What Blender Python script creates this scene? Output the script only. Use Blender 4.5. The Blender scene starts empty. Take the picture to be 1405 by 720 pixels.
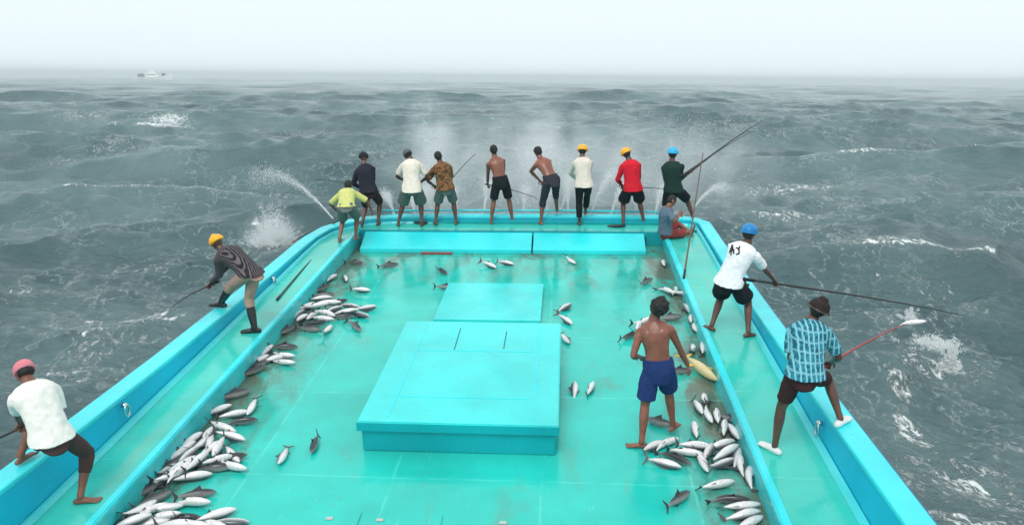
import bpy, bmesh, math, random
import numpy as np
from mathutils import Vector, Matrix, noise as mnoise
random.seed(7); rng = np.random.default_rng(7)
sc = bpy.context.scene; C = sc.collection
# ------------------------------------------------------------------ camera (solved from the deck lines and the sea horizon)
F = 1080.0; HB = 5.0; CAMZ = 7.4            # focal in photo px; eye above the deck; eye above mean sea
def axes(vx, vy, slope):
    fwd = np.array([(vx-702.5)/F, (vy-360)/F, 1.]); fwd /= np.linalg.norm(fwd)
    p2 = np.array([(vx+1000-702.5)/F, (vy+slope*1000-360)/F, 1.])
    n = np.cross(fwd, p2); n /= np.linalg.norm(n)
    if n[1] > 0: n = -n
    r = np.cross(fwd, n)
    if r[0] < 0: r = -r
    return np.array([r, fwd, n])
RB = axes(778., 0., -0.012)                 # boat axes seen by the camera
RW = axes(702.5, 106., 0.010)               # level sea axes seen by the camera
B = Matrix.Translation((0, 0, CAMZ)) @ Matrix((RW @ RB.T).tolist()).to_4x4() @ Matrix.Translation((0, 0, -HB))
def P(px, py, Y=None, z=None):              # a photo pixel to a point of the boat frame on depth Y or height z
    d = RB @ np.array([(px-702.5)/F, (py-360)/F, 1.])
    t = (z-HB)/d[2] if Y is None else Y/d[1]
    return Vector((0, 0, HB)) + Vector((t*d).tolist())
def PW(px, py, z=0.0, R=None):              # a photo pixel to a point on the sea level
    d = RW @ np.array([(px-702.5)/F, (py-360)/F, 1.])
    t = (z-CAMZ)/d[2] if R is None else R/d[1]
    return Vector((0, 0, CAMZ)) + Vector((t*d).tolist())
cam = bpy.data.cameras.new('camera'); co = bpy.data.objects.new('camera', cam); C.objects.link(co)
cam.sensor_width = 36; cam.lens = 36*F/1405; cam.clip_end = 30000; cam.clip_start = 0.1
co.matrix_world = Matrix.Translation((0, 0, CAMZ)) @ Matrix((RW.T @ np.eye(3)).tolist()).to_4x4().inverted() @ Matrix.Diagonal((1, -1, -1, 1))
sc.camera = co
# ------------------------------------------------------------------ overcast sky and a weak broad sun
SUN_EL, SUN_AZ = math.radians(52), math.radians(200)
w = bpy.data.worlds.new('World'); sc.world = w; w.use_nodes = True
nt = w.node_tree; nt.nodes.clear()
sky = nt.nodes.new('ShaderNodeTexSky'); sky.sky_type = 'NISHITA'; sky.sun_disc = False
sky.sun_elevation = SUN_EL; sky.sun_rotation = SUN_AZ; sky.dust_density = 6; sky.air_density = 1.0
hs = nt.nodes.new('ShaderNodeHueSaturation'); hs.inputs['Saturation'].default_value = 0.25; hs.inputs['Value'].default_value = 0.30
mx = nt.nodes.new('ShaderNodeMix'); mx.data_type = 'RGBA'; mx.inputs['Factor'].default_value = 0.8
mx.inputs[7].default_value = (9.2, 10.3, 10.6, 1)
bg = nt.nodes.new('ShaderNodeBackground'); bg.inputs['Strength'].default_value = 0.10
wo = nt.nodes.new('ShaderNodeOutputWorld')
nt.links.new(sky.outputs[0], hs.inputs['Color']); nt.links.new(hs.outputs[0], mx.inputs[6])
nt.links.new(mx.outputs[2], bg.inputs['Color']); nt.links.new(bg.outputs[0], wo.inputs['Surface'])
sl = bpy.data.lights.new('sun', 'SUN'); sl.energy = 1.2; sl.angle = math.radians(25); sl.color = (1, .97, .93)
so = bpy.data.objects.new('sun', sl); C.objects.link(so)
dirv = Vector((math.sin(SUN_AZ)*math.cos(SUN_EL), math.cos(SUN_AZ)*math.cos(SUN_EL), math.sin(SUN_EL)))
so.rotation_euler = dirv.to_track_quat('Z', 'Y').to_euler()
sc.view_settings.view_transform = 'Standard'; sc.view_settings.look = 'None'; sc.view_settings.gamma = 1
sc.view_settings.exposure = 0.29
sc.cycles.volume_bounces = 3
# ------------------------------------------------------------------ materials
def mat(name, col, rough=.5, spec=.5, metal=0., ior=None, coat=0.):
    m = bpy.data.materials.new(name); m.use_nodes = True
    b = m.node_tree.nodes['Principled BSDF']
    b.inputs['Base Color'].default_value = (*col, 1); b.inputs['Roughness'].default_value = rough
    b.inputs['Specular IOR Level'].default_value = spec; b.inputs['Metallic'].default_value = metal
    if ior: b.inputs['IOR'].default_value = ior
    b.inputs['IOR'].default_value = ior or 1.5
    if coat: b.inputs['Coat Weight'].default_value = coat; b.inputs['Coat Roughness'].default_value = .12
    return m
class N:                                    # a small node writer
    def __init__(s, m): s.m = m; s.t = m.node_tree; s.b = s.t.nodes['Principled BSDF']
    def new(s, k, **a):
        n = s.t.nodes.new(k)
        for q, v in a.items(): setattr(n, q, v)
        return n
    def l(s, a, b): s.t.links.new(a, b)
    def co(s, kind='Object', scale=(1, 1, 1), rot=(0, 0, 0)):
        c = s.new('ShaderNodeTexCoord'); mp = s.new('ShaderNodeMapping')
        mp.inputs['Scale'].default_value = scale; mp.inputs['Rotation'].default_value = rot
        s.l(c.outputs[kind], mp.inputs[0]); return mp.outputs[0]
    def noise(s, vec, scale, detail=4, rough=.55, dist=0.):
        n = s.new('ShaderNodeTexNoise'); n.inputs['Scale'].default_value = scale; n.inputs['Detail'].default_value = detail
        n.inputs['Roughness'].default_value = rough; n.inputs['Distortion'].default_value = dist
        s.l(vec, n.inputs['Vector']); return n.outputs['Fac']
    def ramp(s, fac, stops):
        r = s.new('ShaderNodeValToRGB'); e = r.color_ramp.elements
        while len(e) < len(stops): e.new(.5)
        for i, (p, c) in enumerate(stops):
            e[i].position = p; e[i].color = (*c, 1) if len(c) == 3 else c
        s.l(fac, r.inputs[0]); return r.outputs[0]
    def mr(s, fac, a, b, c, d):
        r = s.new('ShaderNodeMapRange'); s.l(fac, r.inputs[0])
        for i, v in enumerate((a, b, c, d)): r.inputs[i+1].default_value = v
        return r.outputs[0]
    def math(s, op, a, b=None, c=None):
        n = s.new('ShaderNodeMath', operation=op)
        for i, v in enumerate((a, b, c)):
            if v is None: continue
            if isinstance(v, (int, float)): n.inputs[i].default_value = v
            else: s.l(v, n.inputs[i])
        return n.outputs[0]
    def mix(s, fac, a, b, kind='MIX'):
        n = s.new('ShaderNodeMix', data_type='RGBA', blend_type=kind)
        for i, v in ((0, fac), (6, a), (7, b)):
            if isinstance(v, (int, float)): n.inputs[i].default_value = v
            elif isinstance(v, tuple): n.inputs[i].default_value = (*v, 1)
            else: s.l(v, n.inputs[i])
        return n.outputs[2]
    def bump(s, h, strength, dist=.02):
        n = s.new('ShaderNodeBump'); n.inputs['Strength'].default_value = strength; n.inputs['Distance'].default_value = dist
        s.l(h, n.inputs['Height']); s.l(n.outputs[0], s.b.inputs['Normal'])
def cloth(name, col, var=.13, sc_=14, rough=.85):
    m = mat(name, col, rough, .2); n = N(m); v = n.co()
    f = n.noise(v, sc_, 5)
    n.l(n.mix(n.mr(f, .3, .7, 0, 1), tuple(c*(1-var) for c in col), tuple(min(1, c*(1+var*.6)) for c in col)), n.b.inputs['Base Color'])
    n.bump(n.noise(v, 26, 4), .35, .012); return m
def paint(name, col, dirt=.5, rough=.3, seams=None, stain=(.15, .24, .16), bright=1.12, edge=False):
    m = mat(name, col, rough, .5); n = N(m); v = n.co()
    base = n.mix(n.mr(n.noise(v, .9, 5), .35, .68, 0, 1), tuple(c*.86 for c in col), tuple(min(.95, c*bright) for c in col))
    base = n.mix(n.mr(n.noise(v, 11, 6, .7), .45, .75, 0, .22), base, tuple(c*.72+.02 for c in col))
    if dirt:
        d = n.noise(n.co(scale=(1, .45, 1)), 1.3, 8, .68, .6)
        base = n.mix(n.mr(d, .55, .74, 0, dirt), base, stain)
        d2 = n.noise(v, 5.5, 8, .75, 1.0)
        base = n.mix(n.mr(d2, .64, .76, 0, dirt), base, (.2, .19, .13))
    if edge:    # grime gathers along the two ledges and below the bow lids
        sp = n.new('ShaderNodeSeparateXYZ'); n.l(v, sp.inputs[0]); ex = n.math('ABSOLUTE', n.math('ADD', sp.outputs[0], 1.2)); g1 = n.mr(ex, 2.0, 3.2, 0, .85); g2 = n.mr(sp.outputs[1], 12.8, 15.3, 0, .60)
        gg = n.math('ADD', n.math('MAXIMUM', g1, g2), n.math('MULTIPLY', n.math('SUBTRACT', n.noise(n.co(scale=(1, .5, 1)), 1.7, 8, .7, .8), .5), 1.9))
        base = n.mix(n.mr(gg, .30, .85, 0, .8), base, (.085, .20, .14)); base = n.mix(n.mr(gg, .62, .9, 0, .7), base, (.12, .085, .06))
    # scratches and pale scuffs
    s = n.noise(n.co(scale=(9, .8, 3), rot=(0, 0, .5)), 5, 3, .6)
    base = n.mix(n.mr(s, .66, .74, 0, .35), base, (.35, .75, .7))
    if seams:
        sx, sy, ox, oy = seams
        sp = n.new('ShaderNodeSeparateXYZ'); n.l(v, sp.inputs[0])
        wob = n.math('MULTIPLY', n.noise(v, 1.5, 3), .05)
        for out, per, off in ((sp.outputs[0], sx, ox), (sp.outputs[1], sy, oy)):
            if not per: continue
            q = n.math('ADD', n.math('ADD', out, wob), off)
            q = n.math('PINGPONG', q, per/2)
            ln = n.mr(q, .010, .020, .27, 0)
            ln = n.math('MULTIPLY', ln, n.mr(n.noise(v, 2.3, 4), .38, .55, 0, 1))
            base = n.mix(ln, base, tuple(min(.9, c*1.25+.12) for c in col))
    n.l(base, n.b.inputs['Base Color'])
    n.l(n.mr(n.noise(v, 1.7, 5, .6), .35, .65, max(.05, rough-.08), rough+.13), n.b.inputs['Roughness'])
    n.bump(n.math('ADD', n.noise(v, 3.5, 3), n.math('MULTIPLY', n.noise(v, 40, 4), .15)), .16, .03)
    return m
M = {}
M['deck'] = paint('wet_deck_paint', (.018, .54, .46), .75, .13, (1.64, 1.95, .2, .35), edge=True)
M['walk'] = paint('walkway_paint', (.04, .55, .46), .6, .15, (0, 1.9, 0, .4), stain=(.22, .42, .28))
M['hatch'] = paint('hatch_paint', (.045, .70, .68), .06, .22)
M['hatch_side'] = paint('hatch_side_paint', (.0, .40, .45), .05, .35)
M['lid'] = paint('bow_lid_paint', (.03, .72, .76), .06, .22)
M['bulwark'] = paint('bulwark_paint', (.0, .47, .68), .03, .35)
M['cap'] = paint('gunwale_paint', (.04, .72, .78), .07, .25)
M['edge'] = paint('ledge_edge_paint', (.05, .63, .66), .15, .3)
M['hull'] = mat('hull_paint', (.005, .13, .28), .35)
M['metal'] = mat('stainless', (.6, .62, .63), .25, metal=1)
M['dark_gap'] = mat('dark_gap', (.01, .06, .08), .6)
def skin(name, col):
    m = mat(name, col, .33, .5); n = N(m); v = n.co()
    n.l(n.mix(n.mr(n.noise(v, 7, 5), .3, .7, 0, 1), tuple(c*.72 for c in col), tuple(c*1.2 for c in col)), n.b.inputs['Base Color'])
    n.bump(n.noise(v, 16, 4), .15, .02); return m
M['skin_a'] = skin('brown_skin', (.22, .085, .05)); M['skin_b'] = skin('dark_brown_skin', (.125, .05, .034)); M['skin_c'] = skin('reddish_brown_skin', (.25, .085, .055))
M['hair'] = mat('black_hair', (.012, .01, .01), .7); M['eye'] = mat('eye_white', (.7, .68, .64), .2)
M['rubber'] = mat('black_rubber', (.012, .012, .014), .35); M['shoe'] = mat('white_shoe', (.72, .72, .7), .5)
M['helmet_yellow'] = mat('yellow_shell', (.95, .42, .01), .3); M['helmet_blue'] = mat('blue_shell', (.0, .2, .5), .35); M['helmet_cyan'] = mat('light_blue_shell', (.01, .42, .75), .35)
M['pole'] = mat('dark_pole', (.035, .035, .035), .4); M['bamboo'] = mat('bamboo_pole', (.13, .09, .06), .5); M['redpole'] = mat('red_pole', (.34, .05, .05), .4)
M['line'] = mat('fishing_line', (.6, .6, .6), .4)
# ------------------------------------------------------------------ object helpers
ONBOARD = []
def mesh_obj(name, verts, faces, m, parent=None, smooth=False):
    me = bpy.data.meshes.new(name); me.from_pydata([tuple(v) for v in verts], [], faces); me.update()
    if m: me.materials.append(m)
    if smooth: me.shade_smooth()
    o = bpy.data.objects.new(name, me); C.objects.link(o)
    if parent: o.parent = parent
    return o
def empty(name, loc=(0, 0, 0)):
    o = bpy.data.objects.new(name, None); C.objects.link(o); o.location = loc; o.empty_display_size = .1; return o
def tag(o, label=None, cat=None, group=None, kind=None, board=True):
    if label: o['label'] = label
    if cat: o['category'] = cat
    if group: o['group'] = group
    if kind: o['kind'] = kind
    if board: ONBOARD.append(o)
    return o
def boxes(name, bxs, m, parent=None, bev=.008):
    bm = bmesh.new()
    for (x0, y0, z0, x1, y1, z1) in bxs:
        g = bmesh.ops.create_cube(bm, size=1)
        for v in g['verts']:
            v.co = Vector(((x0+x1)/2+v.co.x*(x1-x0), (y0+y1)/2+v.co.y*(y1-y0), (z0+z1)/2+v.co.z*(z1-z0)))
    if bev: bmesh.ops.bevel(bm, geom=bm.edges[:], offset=bev, segments=2, affect='EDGES')
    me = bpy.data.meshes.new(name); bm.to_mesh(me); bm.free(); me.materials.append(m)
    o = bpy.data.objects.new(name, me); C.objects.link(o); o.parent = parent; return o
def prof_tube(pts, rads, seg=8, cap=True, V=None, Fc=None):
    """closed tube through pts; rads = number or (a,b) per point"""
    V = [] if V is None else V; Fc = [] if Fc is None else Fc
    pts = [Vector(p) for p in pts]; n0 = len(V); up = None
    for i, p in enumerate(pts):
        t = (pts[min(i+1, len(pts)-1)]-pts[max(i-1, 0)]).normalized()
        if up is None: up = t.orthogonal().normalized()
        up = (up - t*up.dot(t)).normalized(); sd = t.cross(up)
        r = rads[i]; a, b = r if isinstance(r, tuple) else (r, r)
        for k in range(seg):
            th = 2*math.pi*k/seg; V.append(p+up*math.cos(th)*a+sd*math.sin(th)*b)
    for i in range(len(pts)-1):
        for k in range(seg):
            a = n0+i*seg+k; b = n0+i*seg+(k+1) % seg
            Fc.append((a, b, b+seg, a+seg))
    if cap:
        Fc.append(tuple(n0+k for k in range(seg))[::-1]); Fc.append(tuple(n0+(len(pts)-1)*seg+k for k in range(seg)))
    return V, Fc
# ------------------------------------------------------------------ the sea
def smooth01(x, a, b):
    t = np.clip((x-a)/(b-a), 0, 1); return t*t*(3-2*t)
SWELLS = []     # hand placed ridges: x, y, half length, half width, height, heading
def add_swell(px, py, hl, hw, h, ang, top=0.):
    p = PW(px, py, top); SWELLS.append((p.x, p.y, hl, hw, h, math.radians(ang)))
add_swell(1310, 330, 6.0, 1.6, 1.7, -8, 1.5)
add_swell(190, 262, 12, 2.6, .8, 12); add_swell(120, 330, 9, 2.4, -.4, 14)
add_swell(560, 150, 60, 9, 1.2, 3); add_swell(250, 300, 8, 2.2, .4, 20); add_swell(1300, 250, 18, 4, .8, -3); add_swell(330, 175, 40, 7, 1.0, 6)
def ocean_height(x, y, dr):
    r2 = np.random.default_rng(21)
    h = np.zeros_like(x); dx = np.zeros_like(x); dy = np.zeros_like(x); jj = np.zeros_like(x)
    for i in range(110):
        L = 0.5*(70/0.5)**r2.random()
        th = math.radians(-78)+r2.normal(0, .30+.35*(L < 6)+.3*(L < 2))
        k = 2*math.pi/L; kx, ky = math.cos(th)*k, math.sin(th)*k
        a = .0112*L**.86*(1 if L < 25 else .72); ph = r2.random()*6.283
        f = np.clip((L/dr-2.2)/2.5, 0, 1)*a
        p = kx*x+ky*y+ph; s, c = np.sin(p), np.cos(p)
        h += f*c; q = 1.0
        dx -= q*f*math.cos(th)*s; dy -= q*f*math.sin(th)*s
        if L > .9: jj += f*k*c
    for (sx, sy, hl, hw, hh, an) in SWELLS:
        u = (x-sx)*math.cos(an)+(y-sy)*math.sin(an); v = -(x-sx)*math.sin(an)+(y-sy)*math.cos(an)
        v = v + .25*u*u/hl/2.5
        # steep towards the boat, long at the back
        g = np.exp(-(u/hl)**2)*np.where(v < 0, np.exp(-(v/hw)**2), np.exp(-(v/(hw*2.2))**2))
        h += hh*g
        if hh > .7: jj += 1.25*np.exp(-(u/(hl*.8))**2)*np.exp(-((v+.1)/(.35*hw/2+.12))**2)*np.clip(1.5-dr, .3, 1)
    return h, dx, dy, jj
def build_sea():
    ang_in = np.radians(np.linspace(-44, 44, 860)); side = np.radians(np.linspace(46, 314, 60))
    ang = np.concatenate([ang_in, side])
    rr = [6.0]
    while rr[-1] < 6200: rr.append(rr[-1]+max(.05, rr[-1]*(.0042 if rr[-1] < 300 else .012)))
    rr = np.array(rr); A, R_ = np.meshgrid(ang, rr); dr = np.maximum(np.gradient(rr)[:, None]*np.ones_like(A), R_*.0018)
    x = R_*np.sin(A); y = R_*np.cos(A)
    h, dx, dy, jj = ocean_height(x, y, dr)
    nr, na = x.shape
    co_ = np.stack([x+dx, y+dy, h], -1).reshape(-1, 3)
    i = np.arange(nr-1)[:, None]*na; j = np.arange(na)[None, :]; j2 = (j+1) % na
    q = np.stack([i+j, i+na+j, i+na+j2, i+j2], -1).reshape(-1, 4)[:, ::-1]
    c0 = len(co_); co_ = np.vstack([co_, [[0, 0, 0]]])
    tri = np.stack([np.full(na, c0), np.arange(na), (np.arange(na)+1) % na], -1)[:, ::-1]
    me = bpy.data.meshes.new('sea'); nq = len(q); ntf = len(tri)
    me.vertices.add(len(co_)); me.vertices.foreach_set('co', co_.astype(np.float32).ravel())
    me.loops.add(nq*4+ntf*3); me.polygons.add(nq+ntf)
    me.loops.foreach_set('vertex_index', np.concatenate([q.ravel(), tri.ravel()]).astype(np.int32))
    me.polygons.foreach_set('loop_start', np.concatenate([np.arange(nq)*4, nq*4+np.arange(ntf)*3]).astype(np.int32))
    me.update(); me.validate(); me.shade_smooth()
    # foam: breaking crests, plus broken water at the places listed
    foam = smooth01(jj.reshape(-1), .72, 1.25)
    xx, yy = x.reshape(-1), y.reshape(-1)
    patch = np.zeros_like(xx)
    for (px, py, sx, sy, amt) in [(230, 173, 1.3, .9, 1.3), (1303, 512, .20, .3, 1.8), (1295, 490, .4, .35, 1.3), (1285, 468, .6, .3, .8), (1325, 475, .5, .5, .7), (1350, 385, 1.2, .9, .5), (1248, 436, .5, .6, 1.0), (1060, 268, 3.0, 1.2, 1.0), (1075, 325, 2.2, .9, 1.0),
            (1310, 208, 3.5, 2.5, .9), (372, 325, .9, .6, 1.4), (205, 432, .6, .4, 1.0), (100, 500, 1.5, .8, .95), (290, 390, .8, 1.2, .6), (230, 450, .7, .5, .8), (25, 400, 1.6, .8, .8), (180, 470, 1.4, .5, .7), (1200, 620, 1.2, .8, .6), (1180, 590, .8, .7, .5), (1385, 470, 1.2, .8, .8), (1270, 690, .8, .4, .8), (1370, 420, 1.2, 1.4, .75), (1390, 560, 1.6, 2.0, .9),
            (1340, 650, 1.5, 1.2, .95), (1240, 560, 1.1, 1.0, .45), (330, 345, 1.4, .4, .9), (60, 420, 2.4, 1.2, .55), (150, 445, 1.6, 1.2, .6), (1390, 240, 3, 2, .6), 
            (540, 182, 4, 2, .9), (590, 290, 4, 2, .35), (740, 280, 5, 3, .35), (880, 280, 4, 2, .35), (105, 172, 2.5, 1.4, .7), (1240, 385, 1.2, .8, .6), (200, 108, 3, 8, 1.2), (120, 290, 3.5, .6, .6), (190, 285, 3.5, .5, .7)]:
        p = PW(px, py); k = 1+p.y/60
        patch += amt*np.exp(-((xx-p.x)/(sx*k))**2-((yy-p.y)/(sy*k))**2)
    for (sx, sy, hl, hw, hh, an) in SWELLS:
        if hh < 1.15: continue
        u = (xx-sx)*math.cos(an)+(yy-sy)*math.sin(an); v_ = -(xx-sx)*math.sin(an)+(yy-sy)*math.cos(an)+.25*((xx-sx)*math.cos(an))**2/hl/2.5
        k = 1 if hl < 20 else 0
        patch += k*(1.25*np.exp(-(u/hl)**4)*np.exp(-((v_-.15)/.30)**2)*(.55+.45*np.sin(u*1.3+1)*np.sin(u*.37))+.30*np.exp(-(u/hl)**2)*np.exp(-((v_+2.4)/1.6)**2))
    foam = np.append(np.clip(foam*.8+np.minimum(patch, 1.0), 0, 1.25), 0)
    at = me.attributes.new('foam', 'FLOAT', 'POINT'); at.data.foreach_set('value', foam.astype(np.float32))
    o = bpy.data.objects.new('sea', me); C.objects.link(o); o['kind'] = 'structure'; o['label'] = 'grey green choppy sea with white foam streaks'
    m = mat('sea_water', (.05, .10, .12), .12, .5, ior=1.33); n = N(m)
    at = n.new('ShaderNodeAttribute', attribute_name='foam'); v = n.co()
    f1 = n.noise(n.co(scale=(1, .55, 1), rot=(0, 0, .35)), 2.3, 9, .70, 1.3)
    f2 = n.noise(n.co(scale=(1, .8, 1)), 6.5, 7, .7, .8)
    big = n.noise(v, .055, 3)
    pat = n.math('ADD', n.math('MULTIPLY', n.mr(f1, .3, .72, 0, 1), .65), n.math('MULTIPLY', n.mr(f2, .3, .7, 0, 1), .35))
    amt = n.math('ADD', at.outputs['Fac'], n.mr(big, .42, .72, -.05, .30))
    # veins of old foam
    vo = n.new('ShaderNodeTexVoronoi', feature='DISTANCE_TO_EDGE'); vo.inputs['Scale'].default_value = .75
    wv = n.new('ShaderNodeVectorMath', operation='ADD'); nz = n.new('ShaderNodeTexNoise'); nz.inputs['Scale'].default_value = .8; nz.inputs['Detail'].default_value = 5
    n.l(v, nz.inputs['Vector']); sc2 = n.new('ShaderNodeVectorMath', operation='SCALE'); sc2.inputs['Scale'].default_value = 3.0
    n.l(nz.outputs['Color'], sc2.inputs[0]); n.l(n.co(scale=(1, .6, 1)), wv.inputs[0]); n.l(sc2.outputs[0], wv.inputs[1]); n.l(wv.outputs[0], vo.inputs['Vector'])
    vein = n.math('MULTIPLY', n.mr(vo.outputs['Distance'], 0, .07, 1, 0), n.mr(f2, .42, .62, 0, 1))
    vein = n.math('MULTIPLY', vein, n.mr(n.noise(v, .12, 3), .46, .64, 0, .6))
    fo = n.math('SUBTRACT', n.math('ADD', pat, n.math('MULTIPLY', amt, .50)), .93)
    fo = n.math('MAXIMUM', n.mr(fo, .02, .19, 0, 1), vein)
    wc = n.mix(n.mr(big, .35, .65, 0, 1), (.036, .082, .092), (.11, .185, .195))
    wc = n.mix(n.mr(at.outputs['Fac'], .1, 1.4, 0, .6), wc, (.16, .24, .24))
    n.l(n.mix(fo, wc, (.8, .84, .84)), n.b.inputs['Base Color'])
    n.l(n.mr(fo, 0, 1, .13, .8), n.b.inputs['Roughness'])
    hgt = n.math('ADD', n.noise(n.co(scale=(.8, 1.5, 1)), 2.6, 7, .62, .4), n.math('MULTIPLY', n.noise(n.co(scale=(.45, 1.3, 1)), .5, 5, .6), 1.6))
    n.bump(n.math('ADD', hgt, n.math('MULTIPLY', fo, .3)), .85, .22)
    me.materials.append(m)
build_sea()
# ------------------------------------------------------------------ the fishing boat (built level, tipped by the swell at the end)
M['latch'] = mat('worn_latch', (.45, .52, .48), .5)
boat = empty('fishing_boat'); tag(boat, 'turquoise wooden fishing boat with wet open deck, hatches and low bulwarks', 'fishing boat')
XL, XR = -4.50, 2.11; ZW = .30
def zc(y): return float(np.interp(y, [-8, 2, 5.8, 8.5, 12, 15.5, 17.3], [1.3, 1.02, .80, .64, .50, .42, .44]))
def grid_sheet(name, x0, x1, y0, y1, z, m, parent, nx=2, ny=2):
    V = [(x0+(x1-x0)*i/nx, y0+(y1-y0)*j/ny, z) for j in range(ny+1) for i in range(nx+1)]
    Fc = [(j*(nx+1)+i, j*(nx+1)+i+1, (j+1)*(nx+1)+i+1, (j+1)*(nx+1)+i) for j in range(ny) for i in range(nx)]
    return mesh_obj(name, V, Fc, m, parent)
boxes('deck', [(XL-.02, -8, -.12, XR+.02, 16.3, 0)], M['deck'], boat, 0)
# raised side walkways joined by the bow platform
outer = [(-5.40, y) for y in (-8, -2, 2, 5, 7, 9, 11, 13, 14.5)]+[(-5.38, 15.3), (-5.24, 16.0), (-4.95, 16.5), (-4.5, 16.88), (-3.9, 17.08), (-2.5, 17.17), (-.8, 17.2), (1.0, 17.2), (2.2, 17.17), (2.85, 17.0), (3.12, 16.6)]+[(3.14, y) for y in (15.5, 14, 12, 10, 8.5, 7, 5, 2, -2, -8)]
cx, cy = -1.13, 6
def inset(path, d):
    out = []
    for i, (x, y) in enumerate(path):
        a = Vector(path[max(i-1, 0)]); b = Vector(path[min(i+1, len(path)-1)]); t = (b-a).normalized()
        nn = Vector((t.y, -t.x)); out.append((x+nn.x*d, y+nn.y*d))
    return out
inner = inset(outer, .235); foot = inset(outer, .285)
def strip(name, lines, m, closed=False, smooth=False):
    V = []; Fc = []; k = len(lines)
    for i in range(len(lines[0])):
        for L in lines: V.append(L[i])
    for i in range(len(lines[0])-1):
        for j in range(k if closed else k-1): a = i*k+j; b = i*k+(j+1) % k; Fc.append((a, b, b+k, a+k))
    if closed: Fc.append(tuple(range(k))[::-1]); Fc.append(tuple(len(V)-k+j for j in range(k)))
    o = mesh_obj(name, V, Fc, m, boat, smooth)
    bm = bmesh.new(); bm.from_mesh(o.data); bmesh.ops.recalc_face_normals(bm, faces=bm.faces); bm.to_mesh(o.data); bm.free(); return o
o3 = lambda p, dz: [(x, y, zc(y)+dz) for x, y in p]
w3 = lambda p, z: [(x, y, z) for x, y in p]
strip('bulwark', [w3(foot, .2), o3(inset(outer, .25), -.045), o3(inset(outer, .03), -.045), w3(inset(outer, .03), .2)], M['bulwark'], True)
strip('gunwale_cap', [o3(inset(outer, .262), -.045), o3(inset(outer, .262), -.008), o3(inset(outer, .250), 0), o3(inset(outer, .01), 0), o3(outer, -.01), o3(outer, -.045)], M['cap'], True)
strip('rub_rail', [o3(inset(outer, .0), -.047), o3(inset(outer, -.05), -.055), o3(inset(outer, -.05), -.16), o3(inset(outer, .0), -.18)], M['hull'], True)
# a rounded fillet where the bulwark meets the walkway
strip('waterway_strip', [w3(inset(outer, .285), ZW+.05), w3(inset(outer, .325), ZW+.04), w3(inset(outer, .355), ZW+.004), w3(inset(outer, .28), ZW+.003)], M['edge'], True)
# walkway surfaces
def walk(name, side):
    xs = (XL if side < 0 else XR); V = []; Fc = []; ys = [-8, -4, 0, 4, 8, 12, 16.28]
    for y in ys:
        xo = float(-5.13 if side < 0 else 2.87)
        V += [(xs, y, ZW), (xo, y, ZW)]
    for i in range(len(ys)-1):
        q = (2*i, 2*i+1, 2*i+3, 2*i+2); Fc.append(q if side < 0 else q[::-1])
    o = mesh_obj(name, V, Fc, M['walk'], boat); o.data.flip_normals() if o.data.polygons[0].normal.z < 0 else None
    return o
walk('side_walkway', -1); walk('side_walkway', 1)
pf = [p for p in inset(outer, .27) if p[1] > 15.8]
pf = [(-5.13, 16.28)]+[p for p in pf if p[1] > 16.28]+[(2.87, 16.28)]
o = mesh_obj('bow_platform', [(x, y, ZW) for x, y in pf], [tuple(range(len(pf)))[::-1]], M['walk'], boat)
if o.data.polygons[0].normal.z < 0: o.data.flip_normals()
boxes('bow_step', [(XL+.02, 16.22, 0, XR-.02, 16.28, ZW-.004)], M['hatch_side'], boat, .004)
for s, x in ((-1, XL), (1, XR)):
    boxes('ledge_riser', [(x-.03+(.03 if s < 0 else 0), -8, 0, x+.0+(.03 if s < 0 else .03), 16.22, ZW-.006)] if False else [(min(x, x-s*.03), -8, .0, max(x, x-s*.03), 16.218, ZW-.008)], M['bulwark' if False else 'edge'], boat, 0)
    boxes('ledge_nosing', [(min(x-s*.05, x+s*.05), -8, ZW-.05, max(x-s*.05, x+s*.05), 16.2, ZW+.018)], M['cap'], boat, .014)
# front rail: a second lower step with a pipe for the water jets
boxes('bow_toe_board', [(-4.1, 16.80, ZW, 2.35, 16.92, ZW+.065)], M['hatch_side'], boat, .015)
V, Fc = prof_tube([(-4.2, 17.13, .50), (-2, 17.2, .505), (0, 17.22, .505), (2.3, 17.16, .50)], [.022]*4, 10)
mesh_obj('spray_pipe', V, Fc, M['cap'], boat, True)
# bow lids, gently sloping up to the platform
def lid(x0, x1):
    V = [(x0, 15.56, 0), (x1, 15.56, 0), (x1, 16.13, 0), (x0, 16.13, 0), (x0, 15.56, .085), (x1, 15.56, .085), (x1, 16.13, .30), (x0, 16.13, .30)]
    o = mesh_obj('bow_lid', V, [(0, 3, 2, 1), (4, 5, 6, 7), (0, 1, 5, 4), (1, 2, 6, 5), (2, 3, 7, 6), (3, 0, 4, 7)], M['lid'], boat)
    bm = bmesh.new(); bm.from_mesh(o.data); bmesh.ops.bevel(bm, geom=bm.edges[:], offset=.008, segments=2, affect='EDGES'); bm.to_mesh(o.data); bm.free()
lid(-4.30, -.69); lid(-.655, 1.67)
boxes('lid_gap', [(-4.28, 16.14, 0, 1.72, 16.215, .20)], M['dark_gap'], boat, 0)  # solid dark filler, its colour stands in for the shade behind the lids
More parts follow.
